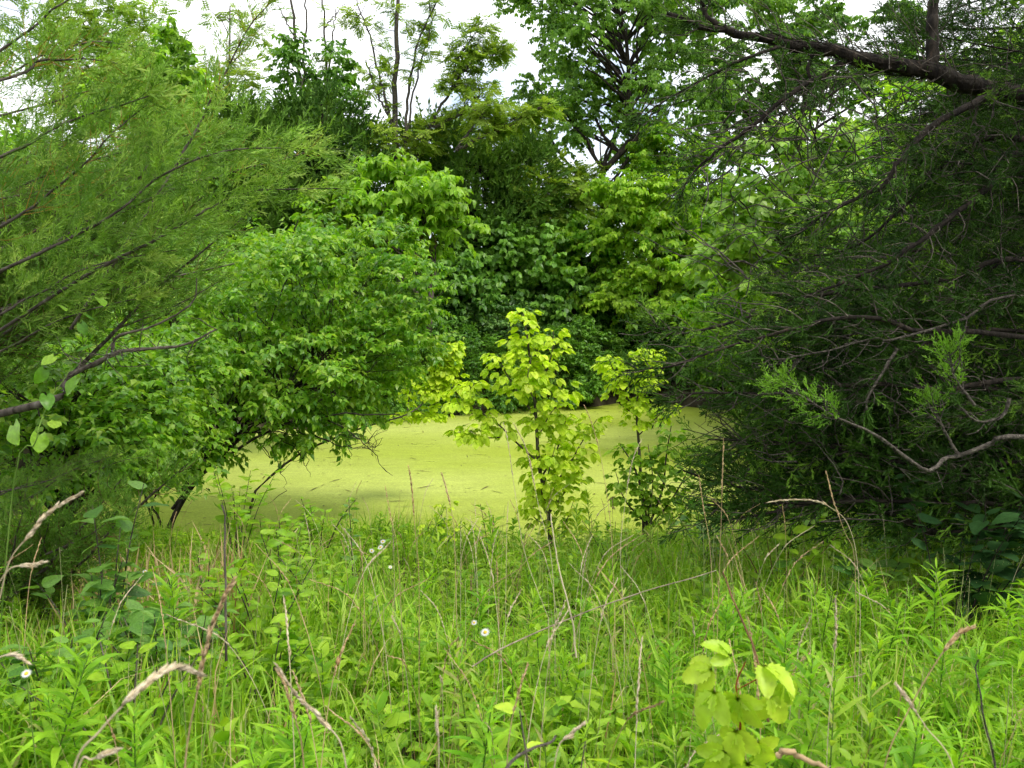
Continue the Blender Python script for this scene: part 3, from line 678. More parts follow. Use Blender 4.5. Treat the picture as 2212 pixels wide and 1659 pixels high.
for i, (a, y, s_) in enumerate(tb_):
    x = (a - 1106) / 1840 * y; l = (x, y, float(ground_z(x, y)))
    if i < 3:
        bush[i].location = l; bush[i].scale = (s_,) * 3
        for ch in bush[i].children: ch.matrix_parent_inverse = Matrix.Translation((-30.0 * i, -200, -float(ground_z(30.0 * i, 200))))
    elif i < 27: copy_tree(bush[i % 3], l, U(0, 6.28), s_ * (1.5 if y > 25 else 1.15), 'dense bush of the thicket ' + THK(a, y))
    else: copy_tree(bush[[0, 0, 2][i % 3]], (l[0], l[1], max(l[2], -.75)), U(0, 6.28), s_, 'low bush hanging over the far waterline ' + THK(a, y), 'bushes at the far waterline')

# ------------------------------------------------------------------ the left shrub that leans over the pond
LEAF_SHRUB = leaf_meshes('leaf', [fine_leaf(.25, .3, .08, 6, 0, 1.3), fine_leaf(.28, .2, .06, 6, 0, 1.3), fine_leaf(.23, .45, .08, 6, 0, 1.3)], M['shrub'], 2)
Y = 8.6
tr = [P(345, 1165, Y), P(375, 1090, Y), P(430, 1010, 8.7), P(520, 930, 8.9), P(620, 850, 9.2), P(700, 760, 9.5), P(740, 650, 9.8)]
tr[0][2] = ground_z(tr[0][0], tr[0][1]) - .05
sh = broad_tree('cherry_shrub', 'big leaning shrub with pointed drooping leaves overhanging the left of the pond', 'shrub', tr[0],
                [ell(640, 600, 9.6, 190, 90, 1.0), ell(540, 700, 9.2, 220, 100, 1.0), ell(760, 640, 9.8, 180, 90, .9), ell(620, 800, 9.0, 230, 90, .9), ell(800, 760, 9.6, 140, 80, .8), ell(740, 860, 9.2, 120, 60, .7),
                 ell(430, 850, 8.6, 150, 90, .8), ell(900, 600, 10, 70, 50, .6), ell(560, 910, 8.7, 170, 50, .6), ell(890, 700, 9.8, 70, 70, .6), ell(800, 530, 10, 100, 50, .7), ell(380, 960, 8.3, 110, 55, .6), ell(470, 980, 8.3, 90, 35, .5), ell(680, 930, 8.8, 110, 30, .5)],
                T_LEAF4, M['shrub'], 330, .25, 10, 9, .078, .55, .035, 'bark_dark', trunk=tr, limbs=.45, near=True, flat=.45, inner=.3, leaf_objects=300, leaf_mesh=LEAF_SHRUB, tw=.003)
# long bare stems of that shrub, and the thin dead twigs over the water
for pts, r in [([(372, 1100, 8.6), (480, 960, 8.7), (600, 900, 8.8), (720, 850, 8.9), (800, 800, 9)], .018), ([(390, 1060, 8.6), (560, 940, 8.6), (700, 900, 8.6), (860, 895, 8.7)], .018),
               ([(350, 1140, 8.6), (330, 1080, 8.6), (390, 1020, 8.6), (480, 980, 8.7)], .015), ([(330, 1150, 8.6), (315, 1060, 8.5), (330, 960, 8.5), (380, 850, 8.5)], .014),
               ([(520, 930, 8.9), (560, 800, 8.8), (600, 650, 9), (640, 560, 9.2)], .014), ([(620, 850, 9.2), (780, 750, 9.4), (880, 690, 9.6), (980, 610, 9.8)], .014),
               ([(700, 900, 8.7), (760, 935, 8.6), (800, 975, 8.5), (835, 1020, 8.5)], .008), ([(640, 930, 8.7), (730, 960, 8.5), (820, 975, 8.5)], .007), ([(760, 935, 8.6), (795, 950, 8.6), (812, 990, 8.6)], .005),
               ([(600, 940, 8.7), (650, 985, 8.5), (670, 1030, 8.4)], .006), ([(560, 960, 8.7), (600, 1000, 8.5), (620, 1060, 8.4)], .006)]:
    b = MB(); p = smooth([P(*q) for q in pts], 14); p[1:-1] += rng.normal(size=(12, 3)) * .012
    b.tube(p, np.linspace(r, r * .3, 14), 5)
    for k in range(8):
        a = p[int(rng.integers(4, 14))]; e = a + rvec(1)[0] * U(.1, .3) + UP * .05; b.tube(wander(a, e, 4, .2), [.004, .0035, .003, .0015], 3)
    b.build('stem', M['bark_dark'], sh, True)
# shrubs standing behind it along the left bank
broad_tree('bank_shrub', 'leafy shrub behind the leaning shrub, under the left juniper boughs', 'shrub', gb(330, 12.5), [ell(350, 640, 12, 200, 120), ell(230, 760, 11, 200, 130), ell(470, 560, 13, 120, 80)],
           T_LEAF4, M['shrub'], 110, .4, 11, 8, .10, .5, .06, 'bark_dark')
broad_tree('bank_shrub', 'shaded shrub at the left edge behind the vine with large leaves', 'shrub', gb(60, 6.6), [ell(60, 830, 6.4, 200, 110, .8), ell(240, 880, 6.6, 140, 110, .7), ell(110, 960, 6.2, 200, 80, .7), ell(300, 780, 7.4, 140, 90, .8), ell(330, 960, 7, 90, 70, .6)],
           T_LEAF4, M['shrub'], 190, .26, 10, 8, .072, .4, .04, 'bark_dark')
broad_tree('bank_shrub', 'arching pale leaved shrub between the leaning shrub and the bright domed tree', 'shrub', gb(640, 15), [ell(640, 540, 15, 70, 50), ell(720, 500, 15, 60, 45), ell(560, 560, 14.5, 70, 50), ell(660, 640, 15, 120, 90)],
           T_LEAF4, M['mulberry'], 60, .42, 11, 8, .13, .7, .06, 'bark_dark')

# ------------------------------------------------------------------ junipers
def bough(wood, leaf, path, r0, r1, nside, slen, sl, tm, t0=.1, dens=.04, upc=.25, tips=None, wm=(0, 1), sidetw=.004, bare=0.0, n=22, leaf_m=0):
    p = smooth(path, n); p[1:-1] += rng.normal(size=(n - 2, 3)) * r0 * .15
    wood.tube(p, np.linspace(r0, r1, n), 6, m=wm[0])
    tan = nrm(np.gradient(p, axis=0))
    ph = U(0, 6.28); SP = []; SD = []; SL = []; SA = []
    for i in range(nside):
        t = t0 + (1 - t0) * (i + rng.random()) / nside; j = min(int(t * (n - 1)), n - 1)
        ph += 2.4; a = p[j]; d0 = tan[j]
        x = nrm(np.cross(d0, UP)); y = np.cross(x, d0)
        d = nrm(d0 * U(.5, .95) + (x * math.cos(ph) + y * math.sin(ph)) * .8 + UP * upc)
        L = slen * (1 - .55 * t) * U(.55, 1.25)
        q = np.array([a, a + d * L * .5 + rvec(1)[0] * L * .05, a + nrm(d + d0 * .5 + UP * upc) * L])
        q = smooth(q, 6); wood.tube(q, np.linspace(sidetw, sidetw * .35, 6), 3, m=wm[1])
        if rng.random() < bare: continue
        k = max(3, int(L / dens)); tt = .15 + .85 * (np.arange(k) + rng.random(k)) / k
        pos = np.array([np.interp(tt * 5, np.arange(6), q[:, c]) for c in range(3)]).T
        dq = nrm(q[-1] - q[0]); sd = nrm(np.cross(dq, rvec(k)))
        SP.append(pos); SD.append(nrm(dq * .8 + d0 * .2 + sd * .72 + UP * upc * .6)); SL.append(sl * U(.6, 1.25, k) * (1.1 - .35 * tt)); SA.append(np.clip(U(-.1, .75) + rng.random(k) * .3 + .15 * t, 0, .97))
    # growing tip
    k = 5; SP.append(np.repeat(p[-3:-2], k, 0)); SD.append(nrm(tan[-1] + rng.normal(size=(k, 3)) * .25)); SL.append(sl * U(.9, 1.5, k)); SA.append(np.full(k, 1.0 if tips else .6))
    SP = np.vstack(SP); SD = np.vstack(SD); SL = np.concatenate(SL); SA = np.concatenate(SA)
    put(leaf, tm, SP, frames(SD, rvec(len(SP))), SL, SA, leaf_m)

# left juniper: the trunk stands just out of the picture, its boughs sweep up and to the right
JB = np.array([-3.3, 4.3, 0.0]); JB[2] = ground_z(JB[0], JB[1])
jun = thing('juniper_tree', 'feathery bright green juniper sweeping in from the left edge', 'tree', JB)
tb = MB(); jt = smooth([JB, JB + [.05, 0, 1.2], JB + [.0, .1, 2.6], JB + [.1, .1, 4.6], JB + [.1, .1, 6.2]], 24)
tb.tube(jt, np.linspace(.11, .02, 24), 8); tb.build('trunk', M['bark_cedar'], jun, True)
def from_trunk(tr, p, drop=.5):
    L = np.linalg.norm((p - tr[0])[:2]); z = p[2] - drop * L
    j = int(np.argmin(np.abs(tr[:, 2] - z))); return tr[max(1, j)]
traced = [
    ([(0, 110), (67, 63), (110, 23), (147, 0), (190, -40)], 3.1, 10, .25), ([(40, 163), (77, 133), (123, 130), (187, 128), (253, 137)], 3.0, 20, .30),
    ([(0, 340), (60, 313), (130, 270), (193, 247), (283, 220), (333, 203)], 3.0, 26, .38), ([(0, 490), (70, 447), (127, 400), (187, 350), (230, 300), (277, 260), (330, 215)], 3.2, 30, .42),
    ([(77, 553), (153, 513), (213, 483), (280, 437), (320, 400), (380, 363), (467, 330), (567, 320), (733, 322)], 3.1, 40, .42),
    ([(390, 337), (413, 300), (437, 257), (460, 207), (487, 157), (510, 110), (533, 67), (560, 30), (610, -20)], 3.8, 26, .26),
    ([(267, 553), (333, 520), (397, 483), (447, 453), (500, 427), (573, 410), (737, 407)], 3.3, 30, .36), ([(480, 380), (533, 363), (600, 347), (683, 323)], 3.7, 16, .3),
    ([(0, 680), (50, 650), (107, 623), (160, 590), (260, 560), (380, 540)], 3.4, 30, .42), ([(0, 250), (80, 230), (180, 200), (260, 190)], 3.5, 18, .34), ([(0, 590), (90, 540), (200, 470), (300, 380), (360, 300)], 3.8, 30, .45),
    ([(0, 420), (120, 370), (260, 330), (380, 300), (470, 270)], 4.1, 30, .42), ([(0, 760), (110, 700), (230, 660), (330, 640)], 3.9, 26, .4),
    ([(0, 170), (90, 120), (200, 90), (290, 100)], 3.9, 16, .32)]
for pts, Y, ns, sl in traced:
    w_, l_ = MB(), MB()
    path = [P(a, b_, Y + U(-.04, .04)) for a, b_ in pts]
    back = nrm(path[0] - path[min(2, len(path) - 1)]); q0 = path[0] + (back * .45 if pts[0][0] < 250 else back * .25)
    tp = from_trunk(jt, q0, .45); path = [tp, tp * .5 + q0 * .5 - [0, 0, .04], q0] + path if pts[0][0] < 250 else [q0 + back * .5 + [-.2, .2, -.1], q0] + path
    bough(w_, l_, path, .0075, .002, int(ns * 1.1), sl, .115, T_SPRAY, .3, .036, .18, True, (0, 1), .0018, .05, 30)
    o = w_.build('branch', [M['bark'], M['twig_gold'] if len(jun.children) % 2 == 0 else M['green_stem']], jun, True)
    l_.build('foliage', M['juniper'], o)
# fuller growth behind them
BP = {}
def bough_set(key, num, L, nside, slen, sl, tm, dens, upc, bare, wood_m, leaf_m, droop=0.0, side=.003):
    BP[key] = []
    for i in range(num):
        w_, l_ = MB(), MB()
        bough(w_, l_, [np.array([0, 0, 0.0]), np.array([U(-.1, .1), L * .5, U(-.05, .1)]), np.array([U(-.1, .1), L, U(-.1, .1) - droop])], .015, .003, nside, slen, sl, tm, .12, dens, upc, False, (0, 1), side, bare, 18)
        BP[key].append((w_.mesh('branch', wood_m, True), l_.mesh('foliage', leaf_m), L))
def place_bough(parent, key, a, e, k):
    wm, lm, L0 = BP[key][k % len(BP[key])]
    d = e - a; Rm = frames(d[None], (UP + rng.normal(size=3) * .5)[None])[0]; s_ = np.linalg.norm(d) / L0
    o = bpy.data.objects.new('branch', wm); sc.collection.objects.link(o); f = bpy.data.objects.new('foliage', lm); sc.collection.objects.link(f)
    Mx = np.eye(4); Mx[:3, :3] = Rm * s_; Mx[:3, 3] = a
    o.parent = parent; o.matrix_parent_inverse = Matrix.Translation(parent.location).inverted(); o.matrix_basis = Matrix(Mx.tolist()); f.parent = o
M['juniper_shaded'] = leafmat('shade_toned_juniper_foliage', (0.05, 0.13, 0.015), (0.15, 0.29, 0.03), 0.2, 1.3, 0.55, 0.2, tip=(0.16, 0.30, 0.04))  # darker copy of the juniper green: depth shade painted into the fill boughs
bough_set('juniper', 4, 1.6, 34, .42, .12, T_SPRAY, .036, .2, .08, [M['bark'], M['twig_brown']], M['juniper_shaded'], 0, .002)
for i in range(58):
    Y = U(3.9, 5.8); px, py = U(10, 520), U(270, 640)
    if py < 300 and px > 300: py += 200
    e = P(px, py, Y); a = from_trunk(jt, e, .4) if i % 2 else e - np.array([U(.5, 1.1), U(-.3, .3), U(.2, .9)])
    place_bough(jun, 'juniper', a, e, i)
# a dead branch with a pale lichen crust
w_ = MB(); p = smooth([from_trunk(jt, P(97, 870, 3.7), .2), P(97, 870, 3.7), P(143, 820, 3.7), P(207, 780, 3.7), P(247, 753, 3.7), P(313, 743, 3.75), P(400, 733, 3.8), P(470, 700, 3.9)], 30)
p[9:] += np.cumsum(rng.normal(size=(21, 3)), 0) * .003; w_.tube(p, np.linspace(.017, .004, 30) * U(.85, 1.2, 30), 7); q = smooth([P(243, 755, 3.7), P(255, 725, 3.7), P(330, 705, 3.75), P(415, 655, 3.8), P(425, 600, 3.8)], 12); w_.tube(q, np.linspace(.008, .0025, 12), 6)
for i in range(26):
    a_ = p[int(rng.integers(10, 30))]; w_.tube(wander(a_, a_ + rvec(1)[0] * U(.06, .22), 5, .2), np.linspace(.003, .001, 5), 3)
db = w_.build('dead_branch', M['bark'], jun, True); db['label'] = 'bare dark dead branch with a pale lichen crust'
w_ = MB(); w_.tube(smooth([P(208, 779, 3.69), P(226, 766, 3.69), P(244, 755, 3.69)], 6), [.017, .022, .021, .023, .021, .016], 8); w_.tube(smooth([P(100, 866, 3.69), P(112, 852, 3.69), P(122, 842, 3.69)], 5), [.016, .021, .022, .021, .016], 8); w_ = MB(); j_ = np.concatenate([rng.integers(14, 18, 70), rng.integers(6, 9, 40)]); o_ = rvec(110); rr_ = np.interp(j_, [0, 29], [.017, .004])
w_.inst(T_LEAF4[0], p[j_] + (p[j_ + 1] - p[j_]) * rng.random((110, 1)) + o_ * rr_[:, None] * .85, frames(rvec(110), o_), U(.008, .02, 110)); lo = w_.build('lichen_crust', M['lichen'], jun, False, 'stuff')

# low juniper at the lower left
JL = np.array([-2.9, 5.0, 0.0]); JL[2] = ground_z(JL[0], JL[1])
jl = thing('juniper_bush', 'low juniper bush at lower left among dry grass', 'shrub', JL)
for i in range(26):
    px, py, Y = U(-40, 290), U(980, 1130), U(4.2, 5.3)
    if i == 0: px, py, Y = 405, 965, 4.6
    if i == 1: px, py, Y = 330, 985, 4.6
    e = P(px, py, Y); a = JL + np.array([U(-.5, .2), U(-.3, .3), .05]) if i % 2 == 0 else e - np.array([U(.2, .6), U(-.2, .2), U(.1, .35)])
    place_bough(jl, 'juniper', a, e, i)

# right cedar: the big dark tree
CB = np.array([4.35, 5.3, 0.0]); CB[2] = ground_z(CB[0], CB[1])
ced = thing('cedar_tree', 'huge dark cedar with shaggy limbs and tangled bare twigs filling the right side', 'tree', CB)
w_ = MB(); ct = smooth([CB - [0, 0, .1], CB + [-.05, 0, 1.2], CB + [.0, .1, 2.6], CB + [.1, .1, 5.2], CB + [.1, .1, 9]], 30)
w_.tube(ct, np.linspace(.22, .04, 30), 10); w_.build('trunk', M['bark_cedar'], ced, True)
def limb(pts, r0, r1, ns, slen, mat='bark_cedar', bare=.25, foliage='cedar', t0=.2, side=.004, dens=.035, sl=.13, conn=True, n=30, tips=False):
    w_, l_ = MB(), MB(); path = [P(*q) for q in pts]
    if conn: path = [from_trunk(ct, path[0], .1)] + path
    bough(w_, l_, path, r0, r1, ns, slen, sl, T_SPRAY2, t0, dens, .08, tips, (0, 1), side, bare, n)
    o = w_.build('branch', [M[mat], M['bark_grey'] if mat == 'bark_grey' else M['bark']], ced, True); l_.build('foliage', M[foliage], o); return o
limb([(2212, 207, 5.2), (2108, 187, 5.1), (2041, 163, 5), (1975, 150, 5), (1908, 140, 5), (1841, 123, 5), (1775, 103, 5), (1708, 97, 5), (1655, 80, 5), (1585, 70, 5), (1525, 60, 5), (1440, 30, 5)], .062, .014, 60, .55, dens=.06)
limb([(2016, 165, 5.03), (2014, 90, 5.05), (2018, 0, 5.1), (2022, -120, 5.2), (2030, -300, 5.3)], .042, .02, 14, .5, conn=False, t0=.1)
limb([(1835, 125, 5), (1775, 165, 5), (1741, 180, 4.95), (1675, 230, 4.9), (1618, 277, 4.9), (1568, 313, 4.9), (1525, 347, 4.9), (1485, 390, 4.9), (1465, 430, 4.9)], .020, .004, 34, .40, conn=False, bare=.4, side=.003)
limb([(2150, 200, 5.1), (2085, 233, 4.9), (2008, 277, 4.8), (1941, 350, 4.7), (1908, 400, 4.7), (1808, 450, 4.7), (1775, 467, 4.7), (1700, 520, 4.7)], .024, .004, 40, .45, conn=False, bare=.35)
limb([(2212, 330, 4.9), (2142, 400, 4.8), (2040, 480, 4.7), (1930, 560, 4.6), (1800, 620, 4.6), (1700, 650, 4.6)], .024, .004, 46, .45, bare=.35)
limb([(2212, 300, 5.0), (2075, 330, 5.0), (1960, 440, 5.0), (1850, 530, 5.0), (1720, 560, 5.0)], .022, .004, 40, .45, bare=.3)
limb([(1760, 110, 5), (1745, 150, 5), (1760, 200, 5), (1750, 260, 5), (1770, 320, 5)], .012, .003, 12, .3, conn=False, bare=.5)
limb([(1585, 70, 5), (1530, 40, 5), (1515, 0, 5), (1500, -60, 5)], .02, .006, 16, .4, conn=False)
limb([(1700, 95, 5), (1600, 130, 4.9), (1540, 160, 4.9), (1440, 215, 4.9), (1370, 265, 4.9)], .012, .003, 22, .3, conn=False, bare=.35)
limb([(2212, 640, 4.6), (2080, 690, 4.5), (1928, 733, 4.4), (1888, 730, 4.4), (1808, 753, 4.4), (1742, 766, 4.4), (1675, 776, 4.4), (1635, 763, 4.4)], .009, .003, 26, .3, 'bark_grey', .75, conn=True)
limb([(2140, 720, 4.6), (1990, 715, 4.5), (1900, 690, 4.4), (1790, 690, 4.4), (1680, 720, 4.4), (1540, 760, 4.4), (1450, 790, 4.4), (1350, 800, 4.5)], .018, .004, 40, .36, bare=.35)
limb([(2212, 560, 4.8), (2060, 600, 4.8), (1900, 620, 4.7), (1760, 640, 4.7), (1600, 690, 4.7), (1480, 720, 4.7), (1400, 700, 4.7)], .02, .004, 50, .4, bare=.2)
limb([(2212, 943, 3.9), (2142, 960, 3.8), (2075, 983, 3.8), (2042, 990, 3.8), (2005, 1016, 3.7), (1955, 986, 3.7), (1898, 943, 3.7), (1842, 916, 3.7), (1795, 896, 3.7), (1715, 846, 3.7), (1662, 816, 3.7)], .0135, .003, 26, .22, 'bark_grey', .25, 'cedar_young', t0=.80, side=.003, dens=.022, sl=.09, tips=True)
limb([(2070, 985, 3.8), (2035, 920, 3.8), (2015, 870, 3.8)], .008, .003, 9, .16, 'bark_grey', .2, 'cedar_young', conn=False, t0=.55, dens=.025, sl=.08)
limb([(2105, 875, 3.8), (2065, 820, 3.8), (2050, 760, 3.8)], .008, .003, 14, .2, 'bark_grey', .1, 'cedar_young', conn=False, t0=.2, dens=.022, sl=.09)
limb([(2180, 860, 3.8), (2165, 900, 3.8), (2110, 910, 3.8), (2070, 875, 3.8)], .009, .003, 6, .15, 'bark_grey', .9, conn=False)
limb([(1938, 753, 4.3), (1905, 806, 4.3), (1875, 860, 4.3), (1872, 886, 4.3)], .009, .004, 6, .2, 'bark_grey', .9, conn=False)
limb([(2212, 1126, 5.0), (2175, 1136, 5), (2108, 1153, 5), (2042, 1150, 5), (1975, 1136, 5), (1908, 1100, 5), (1842, 1073, 5), (1775, 1056, 5), (1708, 1046, 5), (1642, 1056, 5), (1562, 1046, 5), (1475, 1016, 5)], .034, .006, 46, .4, bare=.45)
limb([(2212, 820, 4.8), (2050, 840, 4.7), (1900, 830, 4.7), (1760, 840, 4.7), (1640, 850, 4.7), (1500, 850, 4.7), (1440, 870, 4.7)], .02, .004, 46, .38, bare=.3)
limb([(2212, 1000, 5), (2050, 1010, 4.9), (1900, 990, 4.9), (1760, 960, 4.9), (1640, 960, 4.9), (1540, 1000, 4.9)], .02, .004, 44, .36, bare=.3)
limb([(1850, 1075, 5), (1740, 1090, 4.9), (1650, 1110, 4.8), (1560, 1125, 4.8)], .014, .004, 20, .3, conn=False, bare=.4)
w_ = MB()
mp_ = smooth([P(2300, 215, 5.2), P(2108, 187, 5.1), P(2041, 163, 5), P(1975, 150, 5), P(1908, 140, 5), P(1841, 123, 5), P(1775, 103, 5), P(1708, 97, 5), P(1655, 80, 5)], 60)
for i in range(260):
    j = int(rng.integers(0, 57)); t_ = nrm(mp_[j + 2] - mp_[j]); rr = np.interp(j, [0, 60], [.060, .032]); o_ = nrm(np.cross(t_, rvec(1)[0])); st = mp_[j] + o_ * rr * U(.9, 1.05)
    e_ = st + t_ * U(.05, .16) + o_ * U(-.002, .014); sd_ = np.cross(t_, o_) * U(.002, .006)
    w_.add(np.array([st - sd_, st + sd_, e_ + sd_ * .6, e_ - sd_ * .6]), tri([[0, 1, 2], [0, 2, 3]]), np.full(4, .5))
w_.build('bark_strips', M['bark_cedar'], ced, False, 'stuff')
# the mass of boughs around and above, so that the crown shades itself
bough_set('cedar', 5, 2.3, 58, .5, .15, T_SPRAY2, .045, .08, .15, [M['bark_cedar'], M['bark']], M['cedar'], .1, .0035)
for i in range(215):
    if i < 170:
        px, py, Y = U(1600, 2280), U(40, 1100), U(4.5, 7.6)
        if px < 1900 and 200 < py < 600: px += 230
        if i >= 145: px, py, Y = U(1480, 1700), U(740, 1060), U(4.6, 5.6)
        e = P(px, py, Y)
    else:
        an = U(0, 6.28); hz = U(2.6, 8.5); rr = 2.9 * (1 - (hz - 2.6) / 8.5) * U(.75, 1.15); e = CB + np.array([math.cos(an) * rr, math.sin(an) * rr, hz])
        if abs(e[0]) < .62 * e[1] and e[2] < 1.6 + .37 * e[1] and e[0] < 2.5: continue
    a = from_trunk(ct, e, .12) if i % 3 == 1 else e + np.array([U(.6, 1.3), U(-.4, .6), U(-.1, .5)])
    place_bough(ced, 'cedar', a, e, i)
# bare interior twigs
w_ = MB()
for i in range(640):
    a = P(U(1560, 2212), U(150, 1130), U(4.6, 6.0)); d = nrm(np.array([U(-1, .4), U(-.5, .5), U(-.5, .6)])); L = U(.2, .7)
    w_.tube(wander(a, a + d * L, 7, .16), np.linspace(.005, .0015, 7) * U(.6, 1.3), 3)
w_.build('bare_twigs', M['bark_grey'], ced, True, 'stuff')

# ------------------------------------------------------------------ saplings at the near shore
LEAF_SAP = leaf_meshes('leaf', T_BOX, M['sapling'], 2)
def sapling(name, label, Y, stems, mats=LEAF_SAP, wood='bark', leaf=.15, dens=26, per_limit=300, start=.25, leafmat_=None, cat='sapling'):
    base = P(stems[0][0][0][0], stems[0][0][0][1], Y); base[2] = ground_z(base[0], base[1])
    t = thing(name, label, cat, base); wb = MB(); PO = []; DR = []
    for pts, r0, st in stems:
        p = smooth([P(a, b_, Y + (c[0] if c else 0)) for a, b_, *c in pts], 24)
        if pts is stems[0][0]: p[0] = base
        wb.tube(p, np.linspace(r0, r0 * .3, 24), 6)
        L = np.linalg.norm(np.diff(p, axis=0), axis=1).sum(); k = int(L * dens)
        ti = st + (1 - st) * (np.arange(k) + rng.random(k)) / max(k, 1)
        ti = np.clip(ti + .035 * np.sin(ti * 37 + U(0, 6)), 0, 1)
        pos = np.array([np.interp(ti * 23, np.arange(24), p[:, c]) for c in range(3)]).T
        an = np.arange(k) * 2.4 + U(0, 6)
        d = np.stack([np.cos(an), np.sin(an), U(-.3, .6, k)], -1); pos = pos + nrm(d) * U(0, .09, k)[:, None]
        PO.append(pos); DR.append(d)
    PO = np.vstack(PO); DR = nrm(np.vstack(DR)); n = len(PO)
    Rr = frames(DR, UP + rng.normal(size=(n, 3)) * .25); s_ = leaf * U(.45, 1.2, n)
    pm = rng.permutation(n); sel = pm[:per_limit]; rest = pm[per_limit:]
    leaf_parts(t, mats, PO[sel], Rr[sel], s_[sel])
    if len(rest):
        lb = MB(); put(lb, T_BOX, PO[rest], Rr[rest], s_[rest]); lb.build('foliage', mats[0].materials[0], t, kind='stuff')
    wb.build('stem', M[wood], t, True)
    return t
sapling('boxelder_sapling', 'tall lime yellow box elder sapling at the near shore, centre of the pond', 7.7,
        [([(1190, 1180), (1183, 1090), (1165, 1010), (1160, 940), (1155, 860), (1145, 780), (1138, 720), (1130, 675)], .022, .18),
         ([(1165, 1000), (1120, 960), (1080, 920), (1040, 890), (1020, 850), (1025, 825)], .011, .3), ([(1080, 945, -.05), (1045, 945, -.1), (1015, 932, -.1), (985, 935, -.1)], .007, .35),
         ([(1158, 900), (1120, 850), (1090, 800), (1075, 765)], .010, .25), ([(1152, 850), (1180, 800), (1195, 750), (1195, 715)], .010, .2), ([(1150, 820, .2), (1125, 770, .2), (1115, 730, .2)], .007, .2),
         ([(1170, 1030), (1200, 980), (1215, 930), (1225, 900)], .010, .2), ([(1178, 1070), (1225, 1010), (1260, 950), (1290, 905)], .010, .3), ([(1185, 1110), (1215, 1070), (1235, 1030), (1240, 1000)], .009, .2),
         ([(1183, 1090), (1170, 1060, -.2), (1185, 1020, -.3), (1200, 960, -.3)], .008, .1), ([(1155, 870, -.2), (1140, 820, -.25), (1150, 760, -.2)], .007, .2), ([(1190, 1150), (1220, 1130), (1240, 1080)], .007, .1), ([(1188, 1140), (1150, 1110), (1170, 1060, .2)], .006, .2), ([(1160, 950), (1185, 900, -.1), (1205, 870, -.1), (1212, 835, -.1)], .006, .35), ([(1040, 890), (1010, 885), (990, 870), (985, 850)], .005, .3)], dens=68, leaf=.17)
sapling('boxelder_sapling', 'smaller lime box elder sapling right of the tall one, crossed by cedar twigs', 8.1,
        [([(1392, 1120), (1385, 1040), (1380, 960), (1375, 880), (1385, 820), (1398, 750)], .018, .5), ([(1376, 900), (1350, 850), (1325, 800), (1312, 765)], .010, .35),
         ([(1378, 880), (1400, 840), (1408, 790), (1402, 760)], .009, .3), ([(1376, 900), (1330, 860), (1345, 820), (1370, 790)], .007, .3), ([(1380, 940), (1420, 900), (1440, 880)], .007, .3)], dens=62, leaf=.155)
sapling('boxelder_sapling', 'lime box elder sprig rising behind the leaning shrub at the pond edge', 10.8,
        [([(520, 1090, -1.9), (640, 985, -1.4), (780, 925, -.9), (890, 890, -.3), (945, 830), (965, 780), (968, 742)], .014, .62), ([(880, 893, -.3), (885, 850), (895, 800)], .009, .2), ([(935, 850), (975, 840), (985, 810)], .008, .1), ([(850, 903, -.5), (880, 900), (930, 880)], .007, .2), ([(900, 885, -.2), (930, 900), (965, 890)], .006, .2)], dens=60, leaf=.18)
LEAF_SAP2 = leaf_meshes('leaf', T_BOX + T_OV[:1], M['boxelder'], 2)
sapling('boxelder_bush', 'olive green leafy bush at the near shore under the smaller sapling', 7.6,
        [([(1400, 1150), (1390, 1080), (1370, 1010), (1340, 960)], .014, .1), ([(1400, 1140), (1430, 1060), (1440, 980), (1450, 920)], .012, .1), ([(1400, 1140), (1450, 1080), (1490, 1010), (1510, 960)], .010, .15),
         ([(1395, 1130), (1350, 1080), (1330, 1020)], .009, .1), ([(1400, 1120), (1410, 1040), (1400, 960)], .009, .1), ([(1405, 1140), (1470, 1110), (1520, 1070)], .008, .15)], LEAF_SAP2, leaf=.13, dens=85, cat='shrub')
sapling('boxelder_bush', 'thin leafy seedling at the near shore left of the tall sapling', 7.3,
        [([(950, 1200), (945, 1150), (955, 1110), (960, 1095)], .006, .1), ([(950, 1190), (985, 1150), (1010, 1130)], .005, .2), ([(950, 1190), (925, 1150), (935, 1120)], .005, .2)], LEAF_SAP, leaf=.11, dens=34, cat='shrub')

# ------------------------------------------------------------------ meadow in front
def in_meadow(n, ymin=1.15, ymax=8.3, pw=1.0):
    y = ymin + (ymax - ymin) * rng.random(n) ** pw
    x = U(-1, 1, n) * (.66 * y + .5)
    return x, y
